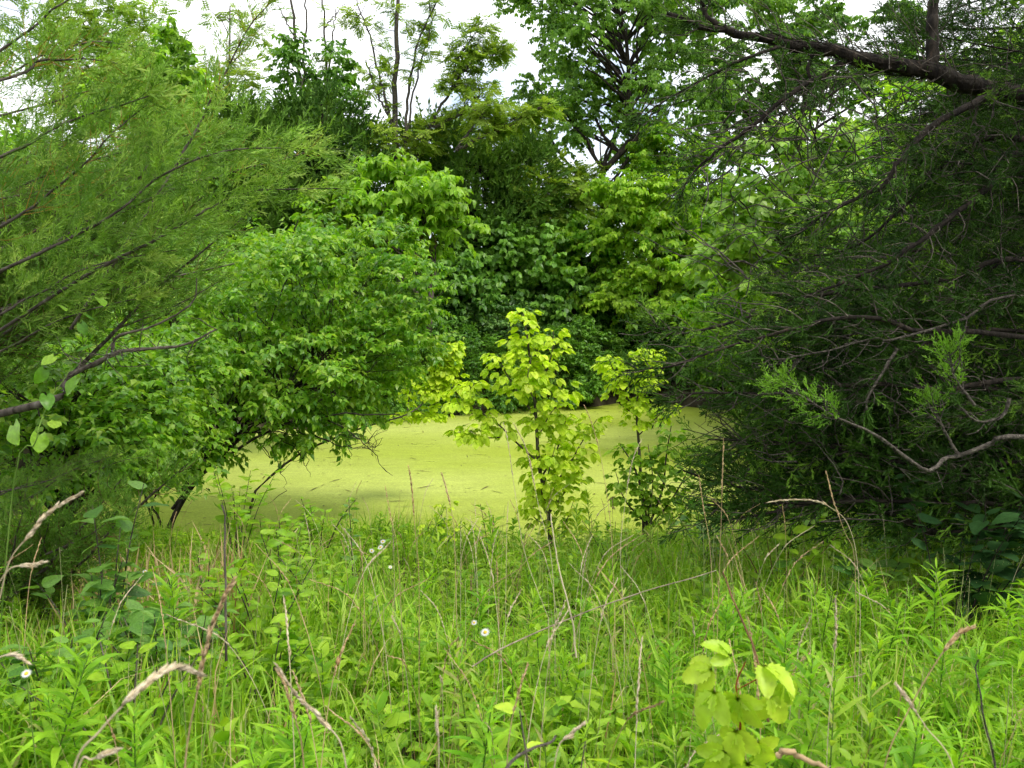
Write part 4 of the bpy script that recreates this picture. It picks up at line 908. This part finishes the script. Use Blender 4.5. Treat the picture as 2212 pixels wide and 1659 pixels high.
# grass: uncountable
B = [blade(b_, w_, 3, tw) for b_, w_, tw in ((.6, .013, .3), (1.0, .020, -.4), (1.6, .022, .6), (2.1, .016, .2), (.3, .010, .8), (2.6, .018, -.3))]
def grass(name, label, n, hmin, hmax, mat, ymin=1.0, ymax=8.6, pw=.9, tmpl=B, dens=None, widen=1.0):
    x, y = in_meadow(n, ymin, ymax, pw)
    cl = .5 + .5 * np.sin(x * 2.1 + 1.3 * np.sin(y * 1.7)) * np.cos(y * 1.9 + .7)
    keep = rng.random(n) < .45 + .55 * cl
    if dens is not None: keep &= rng.random(n) < dens(x, y)
    keep &= pond_r(x, y) > 1.06
    x, y = x[keep], y[keep]; k = len(x)
    pos = np.stack([x, y, ground_z(x, y) - .01], -1)
    an = U(0, 6.28, k); c, s_ = np.cos(an), np.sin(an); z = np.zeros(k); o = np.ones(k)
    lean = U(-.25, .25, (k, 2))
    Rz = np.stack([np.stack([c, -s_, lean[:, 0]], -1), np.stack([s_, c, lean[:, 1]], -1), np.stack([z, z, o], -1)], 1)
    h = U(hmin, hmax, k) * np.interp(y, [1, 3.0, 6, 8.5], [.85, 1, .85, .75]) * (.7 + .5 * cl[keep])
    b = MB(); put(b, tmpl, pos, Rz, h, np.clip(rng.random(k) ** 1.1, 0, 1))
    o = b.build(name, mat); o['kind'] = 'stuff'; tag(o, label, 'grass'); return o
grass('meadow_grass', 'fresh green meadow grass filling the foreground down to the pond', 62000, .2, .58, M['grass'])
grass('dry_grass', 'scattered dry straw blades standing in the meadow grass', 2600, .3, .7, M['dry'], tmpl=[blade(.5, .006, 3, .3), blade(1.1, .007, 3, .5), blade(2.0, .006, 4, .3)])
grass('dry_grass', 'tall tan dead grass below the low juniper at lower left', 3600, .35, .75, M['dry'], 4.0, 6.2, 1, B[:2] + B[4:5], lambda x, y: ((x / y < -.32) & (x / y > -.54)).astype(float))

# low leaves of countless small plants under the grass
x, y = in_meadow(30000, 1.2, 8.5, .95); k = pond_r(x, y) > 1.05; x, y = x[k], y[k]; n = len(x)
hh = .06 + .30 * rng.random(n) * (.6 + .4 * np.sin(x * 2.7 + 1) * np.cos(y * 2.2))
an = U(0, 6.28, n); b = MB()
put(b, [T_LEAF4[0], kite(.3, .15, .08), kite(.2, .3, .06)], np.stack([x, y, ground_z(x, y) + hh], -1), frames(np.stack([np.cos(an), np.sin(an), U(-.3, .5, n)], -1), UP + rng.normal(size=(n, 3)) * .35), U(.03, .085, n))
o = b.build('ground_cover', M['herb']); o['kind'] = 'stuff'; tag(o, 'low leafy ground cover under the meadow grass', 'ground cover')
# goldenrod and other leafy stems: a few plants built, then copied
def leafy_stem(name, label, cat, h, n, leaf, tmpl, mat, parts=False, droop=.3, up=.5, group=None, top=True):
    t = thing(name, label, cat, (0, 0, 0), group)
    wb, lb = MB(), MB(); p = smooth([[0, 0, 0], [U(-.03, .03), U(-.03, .03), h * .5], [U(-.06, .06), U(-.06, .06), h]], 12)
    wb.tube(p, np.linspace(.004, .0018, 12), 5)
    ti = .12 + .88 * np.linspace(0, 1, n) ** .85; pos = np.array([np.interp(ti * 11, np.arange(12), p[:, c]) for c in range(3)]).T
    an = np.arange(n) * 2.4; d = np.stack([np.cos(an), np.sin(an), up + 1.1 * ti ** 6], -1)
    s_ = leaf * (1.05 - .75 * np.abs(ti - .6) ** 1.3) * U(.8, 1.15, n) * np.where(ti > .93, .55, 1)
    Rr = frames(d, UP + rng.normal(size=(n, 3)) * .2)
    wb.build('stem', M['green_stem'], t, True)
    if parts: leaf_parts(t, leaf_meshes('leaf', tmpl, mat, 1), pos, Rr, s_)
    else: put(lb, tmpl, pos, Rr, s_); lb.build('leaves', mat, t)
    return t
GR = 'goldenrod stems in the meadow'
gold = [leafy_stem('goldenrod', 'goldenrod stem with narrow arching leaves', 'plant', h, n, lf, T_LANCE, M['goldenrod'], False, .4, U(.35, .6), GR) for h, n, lf in ((.60, 62, .13), (.53, 58, .12), (.68, 70, .14), (.47, 50, .11), (.58, 56, .12))]
will = [leafy_stem('willowherb', 'tall upright stem with slim leaves in mid meadow', 'plant', h, n, lf, T_LANCE[:1] + T_LANCE[3:], M['grass'], False, .2, U(.7, 1.0), 'slim leaved stems in mid meadow') for h, n, lf in ((.75, 40, .11), (.66, 36, .10), (.82, 46, .12))]
herb = [leafy_stem('broad_leaved_herb', 'low herb with broad oval leaves between the grass', 'plant', h, n, lf, [fine_leaf(.30, .22, .06, 5), fine_leaf(.27, .35, .09, 5)], M['herb'], False, .3, U(.25, .5), 'broad leaved herbs in the meadow') for h, n, lf in ((.36, 18, .085), (.28, 14, .09), (.45, 24, .075), (.40, 20, .10))]
MARKS = [(P(1600, 1500, 1.8), 'close by the lime creeper sprig'), (P(1300, 1320, 2.5), 'under the long slanting dead stem'), (P(1190, 1180, 7.2), 'at the foot of the tall sapling'), (P(1390, 1150, 7.2), 'at the foot of the smaller sapling'), (P(1048, 1400, 2.9), 'round the white flower in mid meadow'),
         (P(320, 1400, 3.2), 'round the oval leaved shrubs at left'), (P(450, 1550, 1.4), 'round the brown seed head at lower left'), (P(60, 1560, 1.6), 'by the daisy at the far left'), (P(650, 1600, 1.6), 'by the curved seed heads at the bottom'), (P(1000, 1620, 1.7), 'at the bottom centre'), (P(2000, 1550, 1.6), 'by the slanting stalks at lower right'),
         (P(1850, 1300, 3.2), 'before the low cedar limb'), (P(2100, 1330, 3.4), 'at the right edge before the dark vine'), (P(810, 1230, 5.2), 'round the three daisies at the pond edge'), (P(600, 1250, 5.0), 'before the pale shrub left of the pond'), (P(400, 1230, 5.2), 'near the leaning shrub trunk'), (P(120, 1250, 4.5), 'below the low juniper'),
         (P(1600, 1250, 5.0), 'right of the smaller sapling'), (P(930, 1330, 3.6), 'behind the two reddish seed heads'), (P(1450, 1300, 3.6), 'beyond the slanting dead stem'), (P(1780, 1450, 2.2), 'behind the creeper sprig'), (P(1250, 1560, 1.8), 'left of the creeper sprig')]
MXY = np.array([m_[0][:2] for m_ in MARKS])
def mark(x, y): return MARKS[int(np.argmin(np.hypot(MXY[:, 0] - x, MXY[:, 1] - y)))][1]
def scatter(protos, places, smin, smax, labels=None):
    for i, (x, y) in enumerate(places):
        pr = protos[i % len(protos)]; s_ = U(smin, smax); l = (x, y, float(ground_z(x, y)))
        lab = labels(x, y) if labels else None
        if i < len(protos):
            pr.location = l; pr.scale = (s_,) * 3; pr.rotation_euler = (U(-.1, .1), U(-.1, .1), U(0, 6.28))
            for ch in pr.children: ch.matrix_parent_inverse = Matrix.Identity(4)
            if lab: pr['label'] = lab
        else: copy_tree(pr, l, U(0, 6.28), s_, lab, None, U(-.35, .35))
pl = []
while len(pl) < 235:
    x, y = in_meadow(1, 1.25, 4.6, 1.0); x, y = float(x[0]), float(y[0]); u = x / y
    d = .0
    if u < -.12 and y < 2.7: d = 1
    elif u > .22 and y < 4.3: d = 1
    elif y < 2.2: d = .55
    else: d = .12
    if y < 1.85 and .12 < u < .40: d = 0
    if rng.random() < d: pl.append((x, y))
def gl(x, y): return 'goldenrod stem with narrow arching leaves ' + mark(x, y)
scatter(gold, pl, .5, 1.12, gl)
pl = []
while len(pl) < 60:
    x, y = in_meadow(1, 2.2, 7.4); x, y = float(x[0]), float(y[0]); u = x / y
    if (-.22 < u < .45) and pond_r(x, y) > 1.1: pl.append((x, y))
scatter(will, pl, .6, .95, lambda x, y: 'upright stem with slim ascending leaves ' + mark(x, y))
pl = []
while len(pl) < 298:
    x, y = in_meadow(1, 1.6, 8.0, 1.0); x, y = float(x[0]), float(y[0]); u = x / y
    if pond_r(x, y) > 1.08 and not (y < 1.85 and .12 < u < .4) and rng.random() < (.9 if u < -.05 else .5): pl.append((x, y))
scatter(herb, pl, .7, 1.15, lambda x, y: 'low herb with broad oval leaves ' + mark(x, y))

# broad leaved shrubs at the left of the meadow, leaf by leaf
T_FORB = [fine_leaf(.30, .22, .06), fine_leaf(.27, .35, .09), fine_leaf(.34, .12, .04), fine_leaf(.38, .2, .05, 8, .3)]
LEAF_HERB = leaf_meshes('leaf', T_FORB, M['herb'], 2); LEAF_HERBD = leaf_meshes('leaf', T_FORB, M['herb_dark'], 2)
def forb(label, px, py_top, Y, h, nst, n, leaf, meshes, spread=.35, wood='bark', name='young_shrub'):
    x = (px - 1106) / 1840 * Y; base = np.array([x, Y, float(ground_z(x, Y))]); top = P(px, py_top, Y)[2]; h = max(h, top - base[2])
    t = thing(name, label, 'shrub', base); wb = MB(); PO = []; DR = []
    for i in range(nst):
        an = U(0, 6.28); e = base + np.array([math.cos(an) * spread * U(.2, 1), math.sin(an) * spread * U(.2, .8), h * U(.7, 1.0)])
        p = smooth([base, (base + e) / 2 + [0, 0, h * .12], e], 12); wb.tube(p, np.linspace(.005, .0018, 12), 4)
        ti = .3 + .7 * (np.arange(n) + rng.random(n)) / n; PO.append(np.array([np.interp(ti * 11, np.arange(12), p[:, c]) for c in range(3)]).T)
        a2 = np.arange(n) * 2.4 + an; DR.append(np.stack([np.cos(a2), np.sin(a2), U(-.1, .6, n)], -1))
    PO = np.vstack(PO); DR = np.vstack(DR); wb.build('stem', M[wood], t, True)
    leaf_parts(t, meshes, PO + nrm(DR) * .012, frames(DR, UP + rng.normal(size=PO.shape) * .3), leaf * U(.6, 1.2, len(PO))); return t
forb('bushy shrub with smooth oval leaves in the lower left meadow', 320, 1290, 3.4, .3, 7, 14, .10, LEAF_HERBD)
forb('oval leaved shrub below the low juniper at the left', 180, 1190, 3.9, .3, 7, 13, .095, LEAF_HERBD)
forb('leafy shrub beside the leaning shrub trunk', 430, 1190, 4.6, .3, 7, 13, .095, LEAF_HERB)
forb('lighter oval leaved shrub in front of the pond at left', 600, 1120, 5.2, .3, 7, 13, .09, LEAF_HERB, .45)
forb('low oval leaved shrub left of the centre meadow', 560, 1330, 3.5, .3, 6, 13, .085, LEAF_HERB)
forb('shrub with pale leaves at the pond edge below the overhanging twigs', 500, 1010, 6.6, .4, 7, 14, .10, LEAF_HERB, .4)
forb('young shrub with reddish stems at the foot of the cedar', 1700, 1120, 5.0, .4, 6, 12, .10, LEAF_HERB, .35, 'twig_brown')
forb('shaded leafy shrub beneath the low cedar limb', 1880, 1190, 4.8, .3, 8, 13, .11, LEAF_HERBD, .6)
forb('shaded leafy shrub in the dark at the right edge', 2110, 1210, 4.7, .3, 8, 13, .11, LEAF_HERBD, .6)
forb('thin dark leaved shoot standing before the pond', 757, 1040, 6.2, .5, 1, 16, .075, LEAF_HERBD, .03)
forb('dark oval leaved shrub before the dry grass at lower left', 90, 1330, 2.9, .35, 6, 13, .085, LEAF_HERBD)
forb('rounded leafy shrub right of the bare grey stem', 560, 1210, 4.2, .35, 7, 13, .09, LEAF_HERB)
forb('spreading oval leaved shrub left of the bare grey stem', 400, 1260, 3.7, .35, 7, 13, .09, LEAF_HERBD)
forb('light leaved shrub nearer the pond, left of the daisies', 700, 1190, 4.9, .35, 6, 13, .085, LEAF_HERB)
forb('low leafy shrub in front of the bushy oval leaved one', 250, 1400, 2.7, .3, 6, 12, .08, LEAF_HERB)
forb('bright leafy shrub overlapping the water left of centre', 560, 1100, 6.8, .3, 6, 12, .085, LEAF_HERB, .5)
forb('loose leafy shrub overlapping the water below the overhanging twigs', 680, 1050, 7.2, .4, 6, 13, .08, LEAF_HERB, .4)
forb('leafy weed clump at the pond edge left of the tall sapling', 1060, 1090, 6.6, .3, 5, 13, .075, LEAF_HERB, .3)
forb('leafy weed clump at the pond edge below the smaller sapling', 1330, 1110, 6.4, .3, 5, 13, .075, LEAF_HERB, .3)
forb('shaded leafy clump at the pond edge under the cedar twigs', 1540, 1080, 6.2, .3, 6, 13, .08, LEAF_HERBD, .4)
forb('tall pale leaved shoot overlapping the left end of the pond', 505, 1010, 7.2, .4, 2, 12, .085, LEAF_HERB, .3)
# vine with large leaves climbing at the left edge
LEAF_BIG = leaf_meshes('leaf', [fine_leaf(.46, .2, .06, 8, 1), fine_leaf(.42, .35, .1, 8, 1), fine_leaf(.48, .1, -.04, 8, 1)], M['shrub'], 2)
base = P(-40, 1200, 3.2); base[2] = ground_z(base[0], base[1])
vt = thing('climbing_vine', 'vine with large rounded leaves climbing the dead branch at the left edge', 'vine', base); wb = MB()
p = smooth([base, P(30, 1040, 3.05), P(75, 960, 3.0), P(85, 920, 3.0), P(110, 860, 3.1), P(150, 800, 3.2), P(165, 740, 3.2)], 20); wb.tube(p, np.linspace(.003, .0013, 20), 5)
wb.build('stem', M['green_stem'], vt, True)
vl = [(30, 940, .17), (85, 960, .14), (165, 840, .13), (100, 875, .12), (195, 765, .11), (115, 790, .10), (215, 665, .09), (130, 680, .08), (175, 720, .09), (95, 820, .11), (190, 700, .08), (120, 930, .10)]
pos = np.array([P(a, b_ - 20, 3.05) for a, b_, c in vl]); dd = np.array([[U(-.6, .8), U(-.9, -.1), U(-.9, -.2)] for _ in vl])
leaf_parts(vt, LEAF_BIG, pos, frames(dd, np.array([[U(-.8, .8), U(-.8, .2), .8] for _ in vl])), np.array([c for *_, c in vl]) * .5)
# nettle like leaves at lower left
forb('pale blue green leaved shoot in front of the low juniper', 215, 990, 4.0, .3, 3, 7, .13, LEAF_HERBD, .2)
# shade vine at the right
LEAF_SH = leaf_meshes('leaf', [fine_leaf(.40, .2, .06, 8, .6), fine_leaf(.38, .35, .1, 8, .6), fine_leaf(.42, .1, -.03, 8, .6)], M['shade_vine'], 1)
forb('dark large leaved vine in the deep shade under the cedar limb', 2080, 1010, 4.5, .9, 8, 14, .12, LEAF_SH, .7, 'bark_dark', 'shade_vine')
# lime creeper sprig in the foreground
T_CR = [toothed(.33, .4, .16, 7), toothed(.31, .25, .12, 7)]
def comp(k):
    return merge([stalk(0, .25, .015)] + [xf(T_CR[i % 2], a_, s_, (0, .24, 0), -U(.1, .5)) for i, (a_, s_) in enumerate([(0, .75), (.85, .66), (-.85, .66)] + ([(1.6, .5), (-1.6, .5)] if k else []))])
T_CREEP = [comp(0), comp(1), comp(0)]
base = P(1590, 1660, 1.75); cr_z = float(ground_z(base[0], base[1])); base[2] = cr_z
ct_ = thing('creeper_sprig', 'lime green creeper sprig with red stalks and toothed leaflets at the bottom right', 'vine', base); wb = MB()
p = smooth([base, P(1598, 1600, 1.75), P(1600, 1540, 1.75), P(1590, 1480, 1.75), P(1610, 1430, 1.75)], 16); wb.tube(p, np.linspace(.003, .0015, 16), 5)
q = smooth([P(1592, 1490, 1.75), P(1640, 1465, 1.73), P(1680, 1450, 1.72)], 6); wb.tube(q, .0013, 4); wb.build('stem', M['red_stem'], ct_, True)
LEAF_CR = leaf_meshes('leaf', T_CREEP, M['creeper'], 2)
cl = [(1560, 1440, -.9, .3), (1625, 1430, .2, .5), (1600, 1480, -.2, -.5), (1680, 1460, .8, -.3), (1560, 1470, -.8, -.4), (1650, 1480, .6, -.6), (1595, 1550, -.3, -.6), (1625, 1580, .5, -.5), (1580, 1600, -.6, -.3), (1610, 1620, .2, -.8), (1590, 1430, -.3, .8)]
pos = np.array([P(a, b_, 1.74) for a, b_, *_ in cl]); dd = np.array([[c, U(-.5, .1), d_ - .5] for *_, c, d_ in cl])
leaf_parts(ct_, LEAF_CR, pos, frames(dd, np.array([[U(-.6, .6), -U(.3, .9), .7] for _ in cl])), U(.085, .115, len(cl)))
# small pale sprig bottom centre
forb('pale green shrub seedling with fresh oval leaves at the bottom centre', 1200, 1500, 1.9, .2, 3, 6, .075, leaf_meshes('leaf', [fine_leaf(.33, .2, .06)], M['creeper'], 2), .12)

# grass seed stalks
def seed_stalk(label, pts, mat, head=.42, width=.011, n=70, r=.0014, group=None, gloss=1.0, spread=.22):
    p = smooth([np.array(q) for q in pts], 40); base = p[0].copy(); base[2] = float(ground_z(base[0], base[1])); p[0] = base
    t = thing('grass_seed_stalk', label, 'grass stalk', base, group); wb, hb = MB(), MB(); wb.tube(p, np.linspace(r, r * .55, 40), 4)
    ti = 1 - head + head * (np.arange(n) + rng.random(n)) / n; pos = np.array([np.interp(ti * 39, np.arange(40), p[:, c]) for c in range(3)]).T
    tan = nrm(np.gradient(p, axis=0))[(ti * 39).astype(int)]; lump = .6 + .5 * np.abs(np.sin(ti * 47 + U(0, 6)))
    d = nrm(tan + rvec(n) * spread); s_ = width * U(.8, 1.4, n) * lump * (1.15 - .5 * (ti - 1 + head) / head)
    hb.inst(OCT, pos + rvec(n) * (width * .08), frames(d, rvec(n)), s_)
    st = wb.build('stem', mat, t, True); hb.build('seed_head', mat, t); return t
def at(a, b_, Y): return P(a, b_, Y)
D, DP = M['dry'], M['dry_pale']
S = [('thick arching tan seed head curving across the bottom left corner', [at(130, 1900, .85), at(160, 1659, .85), at(215, 1580, .85), at(280, 1510, .85), at(340, 1460, .86), at(380, 1443, .87), at(425, 1452, .88)], DP, .55, .016, 110),
     ('upright brown seed head at the lower left rising above the goldenrod', [at(385, 1950, 1.15), at(400, 1650, 1.15), at(425, 1500, 1.15), at(450, 1380, 1.15), at(480, 1300, 1.15), at(503, 1258, 1.15)], D, .6, .017, 120),
     ('pale seed head leaning out of the left edge above the shrubs', [at(-60, 1500, 1.3), at(-10, 1330, 1.3), at(20, 1215, 1.3), at(60, 1160, 1.3), at(110, 1105, 1.3), at(175, 1065, 1.3)], DP, .45, .017, 90),
     ('short pale seed head bending over at the left edge', [at(-80, 1400, 1.25), at(-20, 1290, 1.25), at(20, 1230, 1.25), at(60, 1222, 1.25), at(92, 1215, 1.25)], DP, .4, .015, 50),
     ('seed head lying low at the left edge above a daisy', [at(-80, 1560, 1.2), at(-20, 1440, 1.2), at(20, 1415, 1.2), at(60, 1430, 1.2)], DP, .45, .014, 50),
     ('small pale seed head tilting right at the bottom left', [at(120, 1900, .9), at(170, 1659, .9), at(200, 1640, .9), at(248, 1622, .9)], DP, .3, .016, 40),
     ('reddish seed head standing before the pond, left of centre', [at(905, 1500, 3.0), at(905, 1250, 3.0), at(897, 1150, 3.0), at(890, 1060, 3.0), at(883, 1010, 3.0)], D, .42, .016, 90),
     ('second reddish seed head standing before the pond', [at(990, 1500, 3.0), at(983, 1200, 3.0), at(978, 1120, 3.0), at(965, 1060, 3.0), at(955, 1025, 3.0)], D, .4, .016, 90),
     ('slim tan seed head before the pond near the dark shoot', [at(870, 1400, 3.4), at(860, 1200, 3.4), at(845, 1120, 3.4), at(832, 1050, 3.4)], D, .42, .013, 70),
     ('tall pale seed head in front of the tall sapling', [at(1200, 1350, 3.2), at(1190, 1200, 3.2), at(1165, 1100, 3.2), at(1140, 980, 3.2), at(1110, 915, 3.2)], DP, .42, .015, 90),
     ('seed head leaning left in front of the tall sapling', [at(1190, 1350, 3.5), at(1135, 1200, 3.5), at(1115, 1080, 3.5), at(1098, 960, 3.5), at(1088, 915, 3.5)], DP, .4, .013, 70),
     ('pale seed head before the smaller sapling', [at(1350, 1350, 3.4), at(1340, 1200, 3.4), at(1350, 1090, 3.4), at(1365, 1000, 3.4), at(1385, 950, 3.4)], DP, .42, .014, 80),
     ('slim seed head between the two saplings', [at(1330, 1400, 3.4), at(1320, 1150, 3.4), at(1300, 1000, 3.4), at(1280, 920, 3.4), at(1262, 875, 3.4)], D, .4, .012, 70),
     ('straight yellow stalk standing before the low cedar limb', [at(1545, 1500, 2.6), at(1550, 1350, 2.6), at(1556, 1180, 2.6), at(1560, 1050, 2.6), at(1563, 950, 2.6)], D, .3, .012, 60),
     ('straw seed head arching left before the low cedar limb', [at(1860, 1350, 2.9), at(1850, 1200, 2.9), at(1830, 1130, 2.9), at(1800, 1100, 2.9), at(1760, 1082, 2.9), at(1700, 1080, 2.9), at(1660, 1085, 2.9)], DP, .45, .017, 90),
     ('seed head standing up from the arching one by the cedar limb', [at(1850, 1350, 2.9), at(1845, 1200, 2.9), at(1825, 1150, 2.9), at(1800, 1080, 2.9), at(1785, 1020, 2.9)], D, .4, .015, 70),
     ('slim brown seed head left of the straight yellow stalk', [at(1545, 1450, 3.0), at(1535, 1200, 3.0), at(1520, 1100, 3.0), at(1510, 1030, 3.0)], D, .4, .012, 60),
     ('yellow green stalk slanting up right with a tan head at the lower right', [at(1880, 1900, 1.3), at(1910, 1659, 1.3), at(1960, 1540, 1.3), at(2010, 1450, 1.3), at(2060, 1380, 1.3), at(2100, 1355, 1.3)], D, .3, .016, 70),
     ('pale dry head crossing the slanting stalk at the lower right', [at(2110, 1900, 1.3), at(2060, 1659, 1.3), at(2000, 1570, 1.3), at(1960, 1510, 1.3), at(1938, 1480, 1.3)], DP, .4, .014, 60),
     ('upright pale seed head above the creeper sprig', [at(1780, 1800, 1.9), at(1790, 1560, 1.9), at(1800, 1440, 1.9), at(1806, 1360, 1.9), at(1805, 1290, 1.9)], DP, .42, .013, 70),
     ('curved tan seed head at the bottom edge, centre left', [at(760, 1900, 1.25), at(745, 1640, 1.25), at(700, 1560, 1.25), at(640, 1500, 1.25), at(600, 1440, 1.25)], DP, .6, .015, 100),
     ('dark tan seed head beside the curved one at the bottom', [at(670, 1900, 1.3), at(655, 1640, 1.3), at(640, 1560, 1.3), at(615, 1480, 1.3), at(600, 1450, 1.3)], D, .5, .014, 80),
     ('tan seed head leaning right at the bottom centre', [at(1090, 1900, 1.5), at(1095, 1660, 1.5), at(1105, 1560, 1.5), at(1125, 1480, 1.5), at(1140, 1435, 1.5)], D, .45, .012, 60),
     ('upright pale seed head at the bottom left of centre', [at(940, 1900, 1.4), at(948, 1640, 1.4), at(945, 1580, 1.4), at(942, 1530, 1.4)], DP, .5, .013, 60),
     ('bleached seed head by the bottom edge right of centre', [at(1180, 1900, 1.3), at(1200, 1640, 1.3), at(1230, 1590, 1.3), at(1258, 1565, 1.3)], DP, .5, .013, 60)]
for lb, pts, mt, hd, wd, n in S: seed_stalk(lb, pts, mt, hd, wd * .9, int(n * 1.3), .0014)
for i in range(150):
    x, y = in_meadow(1, 1.6, 7.2); x, y = float(x[0]), float(y[0])
    if i % 3: x = U(-.3, .35) * y
    if pond_r(x, y) < 1.08: continue
    z = float(ground_z(x, y)); h = U(.6, .95) * (.85 if y > 5 else 1); a = U(0, 6.28); ln = U(.05, .3); v = np.array([math.cos(a), math.sin(a), 0])
    b0 = np.array([x, y, z]); seed_stalk('thin dry seed stalk ' + mark(x, y), [b0, b0 + [0, 0, h * .5] + v * ln * .25, b0 + [0, 0, h * .85] + v * ln * .7, b0 + [0, 0, h] + v * ln * 1.3], [D, DP][i % 2], U(.28, .45), U(.012, .017), 50, .0016, 'thin seed stalks in the meadow')
# bent dead stems lying across the meadow
def stick(label, pts, r, mat, leaf=False):
    p = smooth(pts, 20); p[1:-1] += np.cumsum(rng.normal(size=(18, 3)), 0) * r * .35; b = MB(); b.tube(p, np.linspace(r, r * .6, 20), 6)
    if leaf:
        e = p[-1]; d = nrm(p[-1] - p[-3]); b.inst((lance(.05, .05)[0], lance(.05, .05)[1]), np.array([e - d * .05]), frames(d[None], UP[None]), np.array([.22]))
    o = b.build('dry_weed', mat, None, True); return tag(o, label, 'dry weed')
stick('long grey dead stem slanting across the middle of the meadow', [at(1020, 1440, 2.3), at(1100, 1395, 2.35), at(1250, 1330, 2.45), at(1400, 1275, 2.5), at(1548, 1232, 2.55)], .0024, M['twig_grey'], False)
stick('pale upright dry stem in the middle of the meadow', [at(1245, 1420, 2.6), at(1232, 1330, 2.6), at(1205, 1210, 2.6), at(1190, 1110, 2.6)], .003, M['dry_pale'])
stick('grey dead stem poking in at the bottom edge, centre', [at(1060, 1760, 1.2), at(1095, 1655, 1.25), at(1140, 1620, 1.3), at(1200, 1590, 1.35)], .0035, M['bark_grey'])
stick('brown folded dead leaf stem at the bottom edge below the creeper', [at(1680, 1632, 1.35), at(1720, 1645, 1.35), at(1780, 1680, 1.3)], .006, M['dry'])
stick('dark thin dead weed stalk leaning at the lower right', [at(2160, 1700, 1.6), at(2130, 1560, 1.6), at(2113, 1425, 1.6)], .0024, M['bark_grey'])
stick('brown weed stalk rising from the creeper sprig', [at(1660, 1560, 1.8), at(1635, 1420, 1.85), at(1600, 1330, 1.9), at(1560, 1235, 1.95)], .003, M['twig_brown'])
stick('bare grey stem standing in the leafy shrubs at left', [at(490, 1500, 3.2), at(486, 1300, 3.25), at(482, 1160, 3.3), at(478, 1090, 3.3)], .006, M['bark'])
# daisies
def daisy(label, a, b_, Y, r=.011):
    r = r * .8
    c = P(a, b_, Y); base = c.copy(); base[2] = float(ground_z(c[0], c[1])); base[0] += U(-.05, .05); t = thing('daisy_flower', label, 'flower', base)
    wb = MB(); wb.tube(smooth([base, (base + c) / 2 + [.01, 0, 0], c], 8), .0015, 4); wb.build('stem', M['green_stem'], t)
    nn = nrm(np.array([U(-.4, .4), -.6, .8])); x = nrm(np.cross(nn, [0, 0, 1.0])); y = np.cross(nn, x); pb = MB(); k = 22; an = np.arange(k) / k * 6.283
    d = np.cos(an)[:, None] * x + np.sin(an)[:, None] * y
    pb.inst(kite(.12, .05, .02), np.repeat(c[None], k, 0) + d * r * .3, frames(d + nn * .1, np.repeat(nn[None], k, 0)), np.full(k, r)); pb.build('petals', M['petal'], t)
    db = MB(); rings = [(0.45, 0), (.38, .15), (.2, .25)]; V = []; 
    for rr, zz in rings:
        for i in range(10): V.append(c + (math.cos(i * .6283) * x + math.sin(i * .6283) * y) * r * rr + nn * r * (zz + .05))
    V.append(c + nn * r * .33); F = []
    for q in range(2):
        for i in range(10): j = (i + 1) % 10; F += [[q * 10 + i, q * 10 + j, q * 10 + 10 + j], [q * 10 + i, q * 10 + 10 + j, q * 10 + 10 + i]]
    for i in range(10): F.append([20 + i, 20 + (i + 1) % 10, 30])
    db.add(np.array(V), tri(F), np.full(31, .5)); db.build('disc', M['disc'], t, True)
for lb, a, b_, Y, r in [('white daisy at the far left of the meadow beneath the seed heads', 57, 1455, 1.9, .012), ('highest of the three white daisies at the pond edge', 827, 1170, 5.6, .020), ('middle white daisy of the three at the pond edge', 822, 1182, 5.5, .022),
                        ('lowest white daisy of the three at the pond edge', 803, 1190, 5.4, .019), ('white flower in the middle of the meadow', 1048, 1366, 2.9, .018), ('small white daisy beside the white flower in mid meadow', 1024, 1345, 3.0, .012), ('lone white daisy by the leaning shrub trunk', 313, 1235, 4.4, .013), ('tiny white daisy left of the middle flowers', 843, 1225, 4.6, .012)]:
    daisy(lb, a, b_, Y, r)
# fine airy panicles: uncountable
pb = MB(); x, y = in_meadow(420, 2.2, 6.5); k = pond_r(x, y) > 1.1; k &= (x / y > .1) | (rng.random(420) < .4); x, y = x[k], y[k]
for i in range(len(x)):
    b0 = np.array([x[i], y[i], float(ground_z(x[i], y[i]))]); h = U(.45, .75); e = b0 + [U(-.12, .12), U(-.12, .12), h]; pb.tube(smooth([b0, (b0 + e) / 2 + [.01, 0, .02], e], 5), .0011, 3)
    n = 18; c = e - np.array([0, 0, 1]) * U(0, .16, n)[:, None] + rng.normal(size=(n, 3)) * [.035, .035, .012]
    pb.inst(OCT, c, frames(rvec(n) + UP, rvec(n)), U(.006, .011, n), np.clip(U(.2, .9, n), 0, 1))
o = pb.build('panicle_grass', leafmat('airy_panicle', (.30, .34, .12), (.50, .50, .26), .3, 1.1, .6, .2)); o['kind'] = 'stuff'; tag(o, 'airy pale panicle grass heads hazing the right of the meadow', 'grass')
